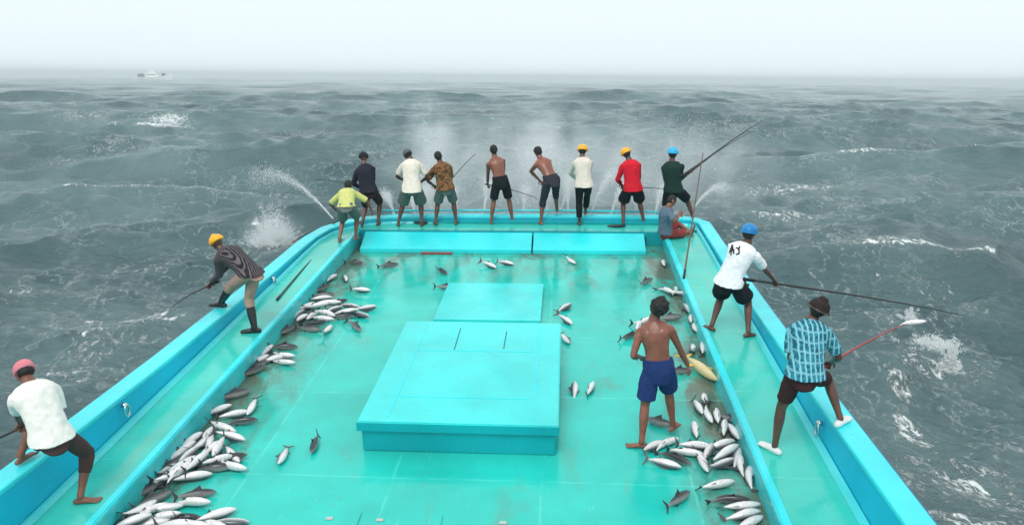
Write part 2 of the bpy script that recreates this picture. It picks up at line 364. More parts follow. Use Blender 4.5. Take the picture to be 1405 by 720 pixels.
# big hatch with an overhanging cover, small flush hatch
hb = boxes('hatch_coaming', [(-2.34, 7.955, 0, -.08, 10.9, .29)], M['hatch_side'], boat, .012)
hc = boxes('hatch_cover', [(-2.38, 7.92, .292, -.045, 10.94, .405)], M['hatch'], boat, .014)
boxes('cover_band', [(-2.386, 7.911, .286, -.039, 7.922, .392)], M['hatch_side'], hc, .003)
for px0, py0, px1, py1 in ((632, 450, 623, 480), (695, 455, 691, 478)):
    a = P(px0, py0, z=.406); b = P(px1, py1, z=.406)
    V, Fc = prof_tube([a, b], [(.009, .004)]*2, 6); mesh_obj('lifting_slot', V, Fc, M['dark_gap'], hc)
for x in (-2.05, -.35):
    boxes('cover_batten', [(x-.02, 8.05, .405, x+.02, 10.8, .409)], M['lid'], hc, 0)
for y in (8.55, 9.9):
    boxes('cover_batten', [(-2.0, y-.015, .405, -.4, y+.015, .4085)], M['lid'], hc, 0)
boxes('small_hatch_cover', [(-2.12, 11.74, .004, -.375, 13.5, .10)], M['hatch'], boat, .01)
# flush covers in the deck close to the camera
for x0, x1 in ((-3.35, -2.06), (-2.045, -1.215), (-1.2, -.0), (.35, 2.0)):
    boxes('flush_deck_cover', [(x0, 4.6, 0, x1, 6.78, .012)], M['deck'], boat, .004)
for px, py in ((452, 711), (521, 713), (690, 717)):
    a = P(px, py, z=.012); boxes('cover_latch', [(a.x-.04, a.y-.025, .012, a.x+.04, a.y+.025, .020)], M['latch'], boat, .004)
for px, py, s in ((171, 563, -1), (375, 387, -1), (1125, 588, 1), (1180, 2000, 1)):
    if py > 1000: continue
    x = -5.10 if s < 0 else 2.84; yy = P(px, py, z=.45).y if s < 0 else P(px, py, z=.45).y
    # slide along the ray until it meets the inner face of the bulwark
    best = min((abs(P(px, py, Y=y).x-x), y) for y in np.arange(5, 15, .05)); yy = best[1]; zz = P(px, py, Y=yy).z
    pts = [Vector((x-s*(.03), yy+math.cos(t)*.05, zz+math.sin(t)*.075)) for t in np.linspace(0, 2*math.pi, 21)]
    V, Fc = prof_tube(pts, [.013]*21, 8, False); V, Fc = prof_tube([Vector((x+s*.02, yy, zz+.07)), Vector((x-s*.04, yy, zz+.07))], [.03, .03], 10, True, V, Fc)
    mesh_obj('mooring_ring', V, Fc, M['metal'], boat, True)
# hull below
ys = np.linspace(-8, 17.3, 28); V = []; k = 12
for y in ys:
    top = zc(y)-.1; xo = float(np.interp(y, [-8, 14.5, 15.3, 16, 16.5, 16.9, 17.3], [4.25, 4.25, 4.22, 4.05, 3.8, 3.3, 2.5]))
    bw = 3.9*max(.03, 1-max(0, (y-3)/15.5)**2.2); zb = -3.6+max(0, (y-10)/7.3)**2*1.6
    for j in range(k):
        u = j/(k-1)*2-1; s = abs(u); hgt = s**2.6
        V.append((cx+math.copysign(xo*s if False else (bw*min(1, s*1.25)*(1-hgt)+xo*hgt), u), y, zb+(top-zb)*s**3.2))
Fc = [(i*k+j, i*k+j+1, (i+1)*k+j+1, (i+1)*k+j) for i in range(len(ys)-1) for j in range(k-1)]
Fc.append(tuple(range(k))); Fc.append(tuple((len(ys)-1)*k+j for j in range(k))[::-1])
mesh_obj('hull', V, Fc, M['hull'], boat, True)
# ------------------------------------------------------------------ people
def ellip(c, u, v, w_, V, Fc, seg=14, rings=9):
    """ellipsoid with axis vectors u,v,w_ (their lengths are the radii)"""
    n0 = len(V); V.append(c+w_)
    for i in range(1, rings):
        ph = math.pi*i/rings
        for k in range(seg):
            th = 2*math.pi*k/seg; V.append(c+w_*math.cos(ph)+(u*math.cos(th)+v*math.sin(th))*math.sin(ph))
    V.append(c-w_); e = len(V)-1
    for k in range(seg):
        Fc.append((n0, n0+1+k, n0+1+(k+1) % seg)); b = n0+1+(rings-2)*seg; Fc.append((e, b+(k+1) % seg, b+k))
    for i in range(rings-2):
        for k in range(seg):
            a = n0+1+i*seg+k; b = n0+1+i*seg+(k+1) % seg; Fc.append((a, a+seg, b+seg, b))
def loft(rings, V, Fc, seg=18, round_ends=(True, True)):
    """rings: (centre, u, v) with u,v the half axes"""
    rs = list(rings)
    def rnd(r0, r1):
        c, u, v = r0; d = (c-r1[0]); d = d.normalized()*min(u.length, v.length) if d.length else Vector((0, 0, .01))
        return [(c+d*.75, u*.5, v*.5), (c+d*.45, u*.83, v*.83)]
    if round_ends[0]: rs = rnd(rs[0], rs[1])+rs
    if round_ends[1]: rs = rs+rnd(rs[-1], rs[-2])[::-1]
    n0 = len(V)
    for c, u, v in rs:
        for k in range(seg):
            th = 2*math.pi*k/seg; V.append(c+u*math.cos(th)+v*math.sin(th))
    for i in range(len(rs)-1):
        for k in range(seg):
            a = n0+i*seg+k; b = n0+i*seg+(k+1) % seg; Fc.append((a, b, b+seg, a+seg))
    Fc.append(tuple(n0+k for k in range(seg))[::-1]); Fc.append(tuple(n0+(len(rs)-1)*seg+k for k in range(seg)))
def limb(pts, rads, V, Fc, seg=14, ends=(True, True), sub=3):
    """round tapered limb through joints; corners softened"""
    pts = [Vector(p) for p in pts]; P2 = []; R2 = []
    for i in range(len(pts)-1):
        for k in range(sub):
            t = k/sub; P2.append(pts[i].lerp(pts[i+1], t)); R2.append(rads[i]+(rads[i+1]-rads[i])*t)
    P2.append(pts[-1]); R2.append(rads[-1]); t0 = (pts[1]-pts[0]).normalized(); up = t0.orthogonal().normalized(); rs = []
    for i, p in enumerate(P2):
        t = (P2[min(i+1, len(P2)-1)]-P2[max(i-1, 0)]).normalized(); up = (up-t*up.dot(t)).normalized()
        rs.append((p, up*R2[i], t.cross(up)*R2[i]))
    loft(rs, V, Fc, seg, ends)
def fuse(name, V, Fc, m, parent, vox=.009, smooth=2, noise_amp=0., noise_s=9., sharp=None):
    me = bpy.data.meshes.new(name+'_raw'); me.from_pydata([tuple(v) for v in V], [], Fc); me.update()
    bm = bmesh.new(); bm.from_mesh(me); 
    bmesh.ops.recalc_face_normals(bm, faces=bm.faces); bm.to_mesh(me); bm.free()
    t = bpy.data.objects.new('tmp', me); C.objects.link(t)
    r = t.modifiers.new('r', 'REMESH'); r.mode = 'VOXEL'; r.voxel_size = vox; r.use_smooth_shade = True
    if smooth: s = t.modifiers.new('s', 'SMOOTH'); s.iterations = smooth; s.factor = .5
    dg = bpy.context.evaluated_depsgraph_get(); dg.update()
    me2 = bpy.data.meshes.new_from_object(t.evaluated_get(dg)); bpy.data.objects.remove(t); bpy.data.meshes.remove(me)
    me2.name = name; me2.materials.clear(); me2.materials.append(m)
    if noise_amp:
        n = len(me2.vertices); co_ = np.empty(n*3, np.float32); me2.vertices.foreach_get('co', co_); co_ = co_.reshape(-1, 3)
        no = np.empty(n*3, np.float32); me2.vertex_normals.foreach_get('vector', no); no = no.reshape(-1, 3); sd = Vector((hash(name) % 7, random.random()*9, 1))
        d = np.array([mnoise.fractal(Vector((float(p[0])*noise_s, float(p[1])*noise_s, float(p[2])*noise_s*.55))+sd, 1.0, 2.0, 3) for p in co_])
        co_ += no*(d*noise_amp)[:, None]; me2.vertices.foreach_set('co', co_.ravel()); me2.update()
    me2.shade_smooth()
    o = bpy.data.objects.new(name, me2); C.objects.link(o); o.parent = parent; return o
def ik(a, b, l1, l2, pole):
    """two-bone chain from a to b; returns mid joint and the reached end"""
    d = b-a; L = d.length
    if L > (l1+l2)*.998: b = a+d.normalized()*(l1+l2)*.998; d = b-a; L = d.length
    if L < abs(l1-l2)+.05: b = a+d.normalized()*(abs(l1-l2)+.05); d = b-a; L = d.length
    x = (l1*l1-l2*l2+L*L)/(2*L); hgt = math.sqrt(max(0, l1*l1-x*x)); t = d.normalized()
    pv = pole-t*pole.dot(t); pv = pv.normalized() if pv.length > 1e-4 else t.orthogonal().normalized()
    return a+t*x+pv*hgt, b
def hand(wr, d, nrm, s, V, Fc, curl=.9, side=1):
    """palm plus five fingers curling round towards nrm; d = direction of the forearm"""
    d = d.normalized(); nrm = (nrm-d*nrm.dot(d)); nrm = nrm.normalized() if nrm.length > 1e-3 else d.orthogonal().normalized(); sd = d.cross(nrm)*side
    loft([(wr, sd*.027*s, nrm*.020*s), (wr+d*.03*s, sd*.036*s, nrm*.018*s), (wr+d*.085*s, sd*.042*s, nrm*.015*s)], V, Fc, 12)
    for k, (off, ln) in enumerate(((-.033, .072), (-.011, .082), (.011, .077), (.032, .060))):
        p = wr+d*.085*s+sd*off*s; pts = [p-d*.02*s, p]; a = 0
        for q, fr in enumerate((.45, .32, .23)):
            a += curl*(.75, .95, .8)[q]; dd = d*math.cos(a)+nrm*math.sin(a); p = p+dd*ln*fr*s; pts.append(p)
        limb(pts, [.0105*s, .0105*s, .010*s, .009*s, .0078*s], V, Fc, 8, sub=1)
    p = wr+d*.028*s-sd*.03*s; d1 = (d*.55-sd*.65+nrm*.5).normalized(); d2 = (d*.7+nrm*.7+sd*.1).normalized()
    limb([p, p+d1*.042*s, p+d1*.042*s+d2*.03*s], [.014*s, .012*s, .0095*s], V, Fc, 8, sub=1)
def person(label, s, yaw, feet, pelvis, neck, head, hands, shirt=None, pants=None, headwear=None, skin_m='skin_a', elbows=(None, None), knees=(None, None),
           near=False, hair=True, footw=None, group=None, sh_yaw=None, toe=(None, None), seat=False, spread=.0, grip=None, curl=.95):
    """feet, pelvis... points of the boat frame; returns dict of joints"""
    fa = [Vector(f) for f in feet]; ground = (fa[0]+fa[1])/2; root = empty('person', tuple(ground)); tag(root, label, 'person', group)
    o0 = ground; W = lambda v: Vector(v)-o0
    fwd = Vector((-math.sin(yaw), math.cos(yaw), 0)); rt = Vector((math.cos(yaw), math.sin(yaw), 0)); up = Vector((0, 0, 1))
    pv = W(pelvis); nk = W(neck); sp = (nk-pv).normalized(); nk = pv+sp*.56*s; 
    hd = W(head); hdir = (hd-nk).normalized(); hd = nk+hdir*.108*s
    sy = yaw if sh_yaw is None else sh_yaw
    srt = Vector((math.cos(sy), math.sin(sy), 0)); srt = (srt-sp*srt.dot(sp)).normalized(); sfw = sp.cross(srt)*-1; sfw = srt.cross(sp)*-1 if srt.cross(sp).dot(fwd+Vector((0,0,-.5))) < 0 else srt.cross(sp)
    prt = (rt-sp*rt.dot(sp)*.5).normalized(); pfw = fwd.copy(); pfw = (pfw-prt*pfw.dot(prt)).normalized()
    V, Fc = [], []
    # curved spine: hips -> chest -> neck base, arched backwards a little
    bk = -sfw
    def spn(t): return pv+sp*(t*s)+bk*(math.sin(min(1, max(0, t/.55))*math.pi)*.028*s)
    def uv(t):
        k = min(1, max(0, t/.3)); u = prt.lerp(srt, k).normalized(); v = pfw.lerp(sfw, k); v = (v-u*v.dot(u)).normalized(); return u, v
    prof = [(-.09, .115, .085), (-.02, .160, .112), (.06, .158, .108), (.15, .134, .096), (.24, .138, .100), (.34, .160, .112), (.42, .172, .112), (.48, .160, .098), (.525, .115, .078), (.56, .062, .060)]
    rs = []
    for t, a, b in prof:
        u, v = uv(t); rs.append((spn(t), u*a*s, v*b*s))
    loft(rs, V, Fc, 20)
    hips = [pv-prt*.092*s-up*.02*s, pv+prt*.092*s-up*.02*s]; ank = []; kn = []; legs = []
    for i in (0, 1):
        f = W(feet[i]); a = f+up*.075*s; L1, L2 = .435*s, .425*s
        kp = fwd*1.0+(rt*(-.10 if i == 0 else .10)) if knees[i] is None else (W(knees[i])-(hips[i]+a)/2)
        d = (a-hips[i]).length
        if d > (L1+L2)*.995: k_ = d/((L1+L2)*.99); print('%s leg %d stretch %.3f' % (label[:28], i, k_)); k_ = min(k_, 1.12); L1 *= k_; L2 *= k_
        k, e = ik(hips[i], a, L1, L2, kp); kn.append(k); ank.append(e)
        limb([hips[i], hips[i].lerp(k, .45), k, k.lerp(e, .32), k.lerp(e, .8), e], [.092*s, .076*s, .054*s, .056*s, .036*s, .035*s], V, Fc, 16)
        ellip(k.lerp(e, .3)-(fwd*.018*s), rt*.043*s, fwd*.045*s, (e-k).normalized()*.11*s, V, Fc)
        td = toe[i] if toe[i] is not None else fwd+rt*(-.25 if i == 0 else .25); td = Vector(td); td.normalize(); tn = Vector((td.y, -td.x, 0)).normalized(); tu = tn.cross(td)
        b0 = e-up*.045*s
        loft([(b0-td*.055*s-tu*.002*s, tn*.026*s, tu*.026*s), (b0-td*.02*s, tn*.031*s, tu*.032*s), (b0+td*.04*s+tu*.0*s, tn*.034*s, tu*.034*s), (b0+td*.10*s-tu*.010*s, tn*.042*s, tu*.020*s), (b0+td*.145*s-tu*.017*s, tn*.043*s, tu*.013*s)], V, Fc, 12)
        for q in range(5):
            off = (q-2)*.0175*s*(1 if i == 1 else -1); ln = (.035, .032, .028, .024, .018)[q]*s
            limb([b0+td*.14*s-tu*.018*s+tn*off, b0+td*(.145*s+ln)-tu*.020*s+tn*off*1.05], [.010*s if q else .013*s, .0085*s if q else .011*s], V, Fc, 8, sub=1)
        legs.append((hips[i], k, e, td, tn, tu, b0))
        u, v = uv(0); ellip(hips[i]-v*.022*s+up*.01*s+sp*.02*s, prt*.080*s, v*.082*s, up*.10*s, V, Fc)    # seat muscle
    # shoulders and arms
    arms = []
    for i in (0, 1):
        sgn = -1 if i == 0 else 1
        h = W(hands[i]); sh = spn(.452)+srt*sgn*.165*s+bk*-.008*s; sh = sh+(h-sh).normalized()*.028*s; pole = (srt*sgn*.8-up*.4+bk*.5) if elbows[i] is None else (W(elbows[i])-(sh+h)/2)
        L1, L2 = .285*s, .255*s; wd = (h-sh); wrt = h-wd.normalized()*.05*s
        el, wr = ik(sh, wrt, L1, L2, pole)
        ellip(sh+(el-sh).normalized()*.022*s, srt*.058*s, sfw*.058*s, (el-sh).normalized()*.068*s, V, Fc)
        limb([spn(.46)+srt*sgn*.07*s, sh, sh.lerp(el, .45), el, el.lerp(wr, .3), wr], [.062*s, .054*s, .047*s, .036*s, .040*s, .026*s], V, Fc, 14)
        fd = (wr-el).normalized(); g = grip if grip is not None else -up*.4+sfw*-.2
        hand(wr, fd, (sfw*-.3-up*.6 if abs(fd.z) < .75 else -srt*sgn), s, V, Fc, curl, sgn)
        arms.append((sh, el, wr, fd))
        ellip(spn(.50)+srt*sgn*.07*s, srt*.075*s, sfw*.045*s, sp*.045*s, V, Fc)       # trapezius
        ellip(spn(.39)+srt*sgn*.085*s+bk*.035*s, srt*.062*s, sfw*.07*s, sp*.095*s, V, Fc)  # shoulder blade
        ellip(spn(.39)+srt*sgn*.075*s-bk*.05*s, srt*.068*s, sfw*.05*s, sp*.065*s, V, Fc)  # chest
    # neck and head
    limb([spn(.52), nk+hdir*.04*s, hd-hdir*.05*s], [.070*s, .062*s, .060*s], V, Fc, 14)
    hz = hdir; hr = (srt-hz*srt.dot(hz)).normalized(); hf = hr.cross(hz)*-1; hf = hf if hf.dot(fwd) > 0 or hf.z < -.5 else -hf
    c = hd+hz*.05*s
    ellip(c+hf*.004*s, hr*.076*s, hf*.095*s, hz*.092*s, V, Fc, 20, 14)
    ellip(c+hf*.025*s-hz*.055*s, hr*.058*s, hf*.066*s, hz*.066*s, V, Fc, 16, 10)
    loft([(c+hf*.088*s+hz*.01*s, hr*.008*s, hf*.01*s), (c+hf*.100*s-hz*.022*s, hr*.014*s, hf*.016*s), (c+hf*.096*s-hz*.034*s, hr*.018*s, hf*.012*s)], V, Fc, 10)
    ellip(c+hf*.085*s+hz*.022*s, hr*.052*s, hf*.014*s, hz*.010*s, V, Fc)              # brow
    ellip(c+hf*.088*s-hz*.060*s, hr*.026*s, hf*.012*s, hz*.010*s, V, Fc); ellip(c+hf*.085*s-hz*.074*s, hr*.022*s, hf*.012*s, hz*.009*s, V, Fc)
    for sgn in (-1, 1): ellip(c+hr*sgn*.076*s-hz*.012*s-hf*.004*s, hr*.012*s, hf*.022*s, hz*.032*s, V, Fc)
    vx = .0075 if near else .0095
    body = fuse('body', V, Fc, M[skin_m], root, vx, 2)
    for sgn in (-1, 1):
        V, Fc = [], []; ellip(c+hf*.083*s+hr*sgn*.030*s+hz*.004*s, hr*.013*s, hf*.012*s, hz*.009*s, V, Fc); mesh_obj('eye', V, Fc, M['eye'], body, True)
    if hair:
        V, Fc = [], []; hh = 1.0 if hair is True else hair
        ellip(c-hf*.010*s+hz*.018*s, hr*.083*s*hh, hf*.098*s*hh, hz*.090*s*hh, V, Fc, 20, 14); ellip(c-hf*.03*s-hz*.02*s, hr*.075*s*hh, hf*.075*s*hh, hz*.07*s, V, Fc)
        fuse('hair', V, Fc, M['hair'], root, .008, 1, .012*s*(1 if hair is True else 1.6), 30)
    # clothes
    if pants:
        pm, plen, loose = pants; V, Fc = [], []; rs = []
        for t, a, b in [(-.10, .12, .10), (-.02, .168, .122), (.06, .163, .117), (.12, .150, .108)]:
            u, v = uv(t); rs.append((spn(t), u*(a+.006+loose*.3)*s, v*(b+.006+loose*.3)*s))
        loft(rs, V, Fc, 20, (True, False))
        for i in (0, 1):
            h, k, e, td, tn, tu, b0 = legs[i]
            u, v = uv(0); ellip(h-v*.024*s+up*.01*s+sp*.02*s, prt*.086*s, v*.090*s, up*.104*s, V, Fc)
            if plen <= 1: limb([h, h.lerp(k, plen*.5), h.lerp(k, plen)], [.094*s, (.090+loose*.6)*s, (.078-.02*plen+loose*1.2+.01)*s], V, Fc, 18, (True, False))
            else:
                q = plen-1; limb([h, h.lerp(k, .5), k, k.lerp(e, .35*q), k.lerp(e, q)], [.094*s, (.086+loose*.4)*s, (.066+loose*.5)*s, (.068+loose*.6)*s, (.052+loose)*s], V, Fc, 18, (True, False))
        fuse('trousers' if plen > 1.2 else 'shorts', V, Fc, M[pm], root, .010, 2, .007, 13)
    if shirt:
        sm, slen, hem = shirt; V, Fc = [], []; rs = []
        for t, a, b in [(hem, .208, .172), (.02, .200, .164), (.10, .176, .140), (.20, .168, .132), (.30, .178, .138), (.38, .196, .146), (.44, .204, .146), (.49, .190, .130), (.535, .140, .104), (.565, .085, .080)]:
            u, v = uv(t); rs.append((spn(t)-v*(.012*s), u*a*s, v*b*s))
        loft(rs, V, Fc, 22, (False, False))
        for i in (0, 1):
            sgn = -1 if i == 0 else 1; sh, el, wr, fd = arms[i]
            ellip(spn(.39)+srt*sgn*.085*s+bk*.035*s, srt*.066*s, sfw*.09*s, sp*.12*s, V, Fc); ellip(sh+(el-sh).normalized()*.015*s, srt*.076*s, sfw*.076*s, (el-sh).normalized()*.082*s, V, Fc); ellip(spn(.50)+srt*sgn*.07*s, srt*.095*s, sfw*.065*s, sp*.062*s, V, Fc)
            if slen <= 1: limb([spn(.44)+srt*sgn*.06*s, sh, sh.lerp(el, slen*.6), sh.lerp(el, slen)], [.07*s, .074*s, .072*s, .068*s], V, Fc, 16, (True, False))
            else: limb([spn(.44)+srt*sgn*.06*s, sh, sh.lerp(el, .5), el, el.lerp(wr, (slen-1)*.5), el.lerp(wr, slen-1)], [.07*s, .070*s, .062*s, .053*s, .049*s, .040*s], V, Fc, 16, (True, False))
        fuse('shirt', V, Fc, M[sm], root, .010, 2, .009, 10)
    if headwear:
        kind, hm = headwear; V, Fc = [], []
        if kind == 'helmet':
            rs = []
            for t, r_ in [(.0, 1.0), (.3, .985), (.55, .90), (.78, .70), (.93, .42), (1.0, .12)]:
                rs.append((c+hz*(.0+t*.135)*s-hf*.004*s, hr*.114*r_*s, hf*.134*r_*s))
            loft(rs, V, Fc, 24, (False, False)); h_ = fuse('helmet', V, Fc, M[hm], root, .008, 2)
            V, Fc = [], []; loft([(c+hz*.008*s+hf*.012*s, hr*.124*s, hf*.152*s), (c+hz*.020*s+hf*.010*s, hr*.120*s, hf*.147*s)], V, Fc, 26, (False, False)); mesh_obj('brim', V, Fc, M[hm], h_, False)
            V, Fc = [], []; loft([(c+hz*(.06)*s-hf*.125*s, hr*.012*s, hf*.012*s), (c+hz*.128*s-hf*.055*s, hr*.012*s, hf*.010*s), (c+hz*.138*s, hr*.012*s, hf*.01*s), (c+hz*.124*s+hf*.06*s, hr*.012*s, hf*.01*s), (c+hz*.06*s+hf*.1*s, hr*.012*s, hf*.012*s)], V, Fc, 8); mesh_obj('ridge', V, Fc, M[hm], h_, True)
        elif kind == 'cap':
            rs = [(c+hz*(-.022+t*.130)*s-hf*.006*s, hr*.098*r_*s, hf*.117*r_*s) for t, r_ in [(0, 1), (.3, 1.0), (.6, .90), (.85, .62), (1, .2)]]
            loft(rs, V, Fc, 20, (False, False)); h_ = fuse('cap', V, Fc, M[hm], root, .008, 2, .004, 20)
            V, Fc = [], []; loft([(c+hz*.014*s+hf*.08*s, hr*.07*s, hz*.006*s), (c+hz*.008*s+hf*.125*s, hr*.066*s, hz*.005*s), (c-hz*.004*s+hf*.165*s, hr*.038*s, hz*.004*s)], V, Fc, 14); mesh_obj('visor', V, Fc, M[hm], h_, True)
        elif kind == 'beanie':
            rs = [(c+hz*(-.012+t*.125)*s-hf*.006*s, hr*.100*r_*s, hf*.118*r_*s) for t, r_ in [(0, 1), (.25, 1.03), (.5, .95), (.78, .70), (1, .25)]]
            loft(rs, V, Fc, 20, (False, True)); fuse('knit_cap', V, Fc, M[hm], root, .008, 2, .007, 18)
        elif kind == 'sunhat':
            rs = [(c+hz*(.0+t*.10)*s-hf*.004*s, hr*.112*r_*s, hf*.124*r_*s) for t, r_ in [(0, 1), (.4, .97), (.8, .78), (1, .45)]]
            loft(rs, V, Fc, 20, (False, True)); h_ = fuse('hat', V, Fc, M[hm], root, .008, 2, .010, 20)
            V, Fc = [], []; loft([(c-hz*.008*s, hr*.136*s, hf*.152*s), (c+hz*.01*s, hr*.118*s, hf*.132*s)], V, Fc, 20, (False, False)); fuse('brim', V, Fc, M['hat_band'], h_, .008, 1, .010, 16)
    if footw:
        for i in (0, 1):
            h, k, e, td, tn, tu, b0 = legs[i]; V, Fc = [], []
            if footw == 'boots':
                top = e.lerp(k, .72); limb([top, k.lerp(e, .55), e.lerp(k, .1), e-up*.02*s], [.066*s, .062*s, .048*s, .048*s], V, Fc, 16, (False, True))
            loft([(b0-td*.07*s+tu*.002*s, tn*.034*s, tu*.034*s), (b0-td*.02*s+tu*.004*s, tn*.042*s, tu*.042*s), (b0+td*.05*s+tu*.004*s, tn*.044*s, tu*.042*s), (b0+td*.12*s-tu*.004*s, tn*.052*s, tu*.030*s), (b0+td*.19*s-tu*.010*s, tn*.046*s, tu*.022*s)], V, Fc, 14)
            fuse('boot' if footw == 'boots' else 'shoe', V, Fc, M['rubber' if footw == 'boots' else 'shoe'], root, .009, 1)
    return dict(root=root, o0=o0, spn=spn, uv=uv, arms=[(a[0]+o0, a[1]+o0, a[2]+o0, a[3]) for a in arms], head=c+o0, s=s, body=body)
def grip_pt(J, i): a = J['arms'][i]; return a[2]+a[3]*.085*J['s']-Vector((0, 0, .018))
def rod(label, pts, r0, r1, m='pole', line=None, group='fishing rods held by the crew', name='fishing_rod'):
    pts = [Vector(p) for p in pts]; o0 = pts[0]; root = empty(name, tuple(o0)); tag(root, label, 'fishing rod', group)
    n = 14; P2 = []; 
    for i in range(n+1):
        t = i/n*(len(pts)-1); k = min(int(t), len(pts)-2); P2.append(pts[k].lerp(pts[k+1], t-k)-o0+Vector((0, 0, -.10*(i/n)**3)))
    V, Fc = prof_tube(P2, [r0+(r1-r0)*i/n for i in range(n+1)], 8); mesh_obj('shaft', V, Fc, M[m], root, True)
    V, Fc = prof_tube([P2[0], P2[0].lerp(P2[1], .9)], [r0*1.25, r0*1.25], 8); mesh_obj('butt', V, Fc, M['rubber'], root, True)
    if line: V, Fc = prof_tube([P2[-1], Vector(line)-o0], [.003, .0025], 5); mesh_obj('line', V, Fc, M['line'], root)
    return root
# cloth of each person
for nm, col in (('cl_yellow', (.62, .62, .22)), ('cl_navy', (.022, .022, .035)), ('cl_cream', (.84, .74, .64)), ('cl_white', (.86, .85, .88)), ('cl_beige', (.76, .66, .58)), ('cl_red', (.68, .012, .03)), ('cl_green', (.012, .038, .032)),
                ('cl_slate', (.11, .16, .22)), ('cl_black', (.012, .013, .018)), ('cl_greyg', (.12, .15, .14)), ('cl_grey', (.09, .10, .10)), ('cl_maroon', (.05, .018, .02)), ('cl_blue', (.018, .04, .15)), ('cl_brown', (.085, .045, .042)),
                ('cl_charcoal', (.035, .035, .045)), ('cl_offwhite', (.86, .82, .77)), ('cl_pink', (.72, .24, .28)), ('cl_khaki', (.40, .26, .21)), ('cl_redshort', (.30, .05, .05)), ('hat_dark', (.03, .022, .02)), ('hat_band', (.10, .075, .06)), ('cap_grey', (.12, .13, .13))):
    M[nm] = cloth(nm, col)
def patterned(name, fn):
    m = mat(name, (.5, .5, .5), .85, .2); n = N(m); n.l(fn(n), n.b.inputs['Base Color']); n.bump(n.noise(n.co(), 26, 4), .35, .012); M[name] = m
def f_stripe(n):
    w_ = n.new('ShaderNodeTexWave', wave_type='BANDS', bands_direction='DIAGONAL'); w_.inputs['Scale'].default_value = 24; w_.inputs['Distortion'].default_value = .25
    n.l(n.co(scale=(.15, -1, 1)), w_.inputs[0]); return n.mix(n.mr(w_.outputs['Fac'], .5, .75, 0, 1), (.024, .020, .028), (.15, .125, .13))
def f_camo(n):
    f = n.noise(n.co(), 11, 3, .5, .6); return n.ramp(f, [(.36, (.03, .035, .02)), (.46, (.22, .075, .03)), (.54, (.28, .13, .05)), (.62, (.06, .07, .03))])
def f_check(n):
    sp = n.new('ShaderNodeSeparateXYZ'); wv = n.new('ShaderNodeVectorMath', operation='ADD'); n.l(n.co(), wv.inputs[0]); n.l(wv.outputs[0], sp.inputs[0])
    nz = n.math('MULTIPLY', n.noise(n.co(), 14, 2), .03)
    a = n.mr(n.math('PINGPONG', n.math('ADD', sp.outputs[0], nz), .024), .005, .010, 1, 0); b = n.mr(n.math('PINGPONG', n.math('ADD', sp.outputs[2], nz), .045), .006, .012, .7, 0)
    base = n.mix(n.mr(n.noise(n.co(), 22, 2), .42, .58, 0, 1), (.012, .11, .17), (.035, .24, .31)); return n.mix(n.math('MAXIMUM', a, b), base, (.24, .54, .62))
patterned('cl_stripe', f_stripe); patterned('cl_camo', f_camo); patterned('cl_check', f_check)
def Y0(*f): return sum(p.y for p in f)/len(f)
R = math.radians
def gz(px, py, z): return P(px, py, z=z)
def ppl(label, s, yaw, f, fz, pel, dyp, nk, dyn, hd, dyh, hl, dl, hr, dr, **k):
    """pixels of feet / hips / neck / head / hands with their depth relative to the feet"""
    ft = [gz(*f[i], fz[i]) for i in (0, 1)]; Y = (ft[0].y+ft[1].y)/2
    for key in ('elbows', 'knees'):
        if key in k: k[key] = tuple(None if e is None else P(e[0], e[1], Y=Y+e[2]) for e in k[key])
    return person(label, s, R(yaw), ft, P(*pel, Y=Y+dyp), P(*nk, Y=Y+dyn), P(*hd, Y=Y+dyh), (P(*hl, Y=Y+dl), P(*hr, Y=Y+dr)), **k), Y
CREW = 'fishermen working along the bow and bulwarks'
J = {}
J['m1'], _ = ppl('person in yellow green shirt and grey shorts bent over at the left bow corner', .97, 0, [(466, 332), (488, 329)], (ZW, ZW), (475, 284), -.05, (477, 264), .42, (478, 251), .58, (462, 292), .50, (512, 291), .55,
    shirt=('cl_yellow', .9, .03), pants=('cl_greyg', .85, .03), skin_m='skin_a', group=CREW)
J['m2'], _ = ppl('person in dark navy long sleeved top and dark cap, behind the crouching yellow shirt', 1.02, -5, [(497, 311), (519, 309)], (ZW, ZW), (506, 261), 0, (500, 229), .15, (499, 218), .22, (492, 258), .42, (506, 256), .42,
    shirt=('cl_navy', 1.95, -.03), pants=('cl_maroon', .9, .02), headwear=('beanie', 'cl_navy'), hair=False, skin_m='skin_b', group=CREW, elbows=((484, 248, .1), (518, 248, .1)))
J['m3'], _ = ppl('person in cream T-shirt, grey green shorts and grey cap, widest figure at the bow', 1.06, 5, [(547, 310), (579, 310)], (ZW, ZW), (565, 256), -.05, (564, 219), .22, (558, 209), .33, (556, 250), .45, (577, 253), .35,
    shirt=('cl_cream', .75, -.10), pants=('cl_greyg', .95, .05), headwear=('cap', 'cap_grey'), skin_m='skin_b', group=CREW, elbows=((545, 240, .2), (586, 228, .12)))
J['m4'], _ = ppl('person in brown and green camouflage shirt with grey shorts at the bow', 1.0, 8, [(598, 309), (626, 308)], (ZW, ZW), (611, 257), -.05, (605, 227), .18, (601, 214), .24, (594, 256), .35, (618, 262), .35,
    shirt=('cl_camo', .8, -.04), pants=('cl_greyg', .85, .03), skin_m='skin_b', group=CREW)
J['m5'], _ = ppl('bare backed person in black shorts standing left of the dark trousered man at the bow', 1.0, 5, [(674, 307), (703, 305)], (ZW, ZW), (687, 249), -.05, (680, 221), .12, (678, 211), .16, (669, 255), .35, (690, 258), .42,
    pants=('cl_black', .85, .02), skin_m='skin_c', group=CREW, elbows=((669, 240, .1), (700, 245, .2)))
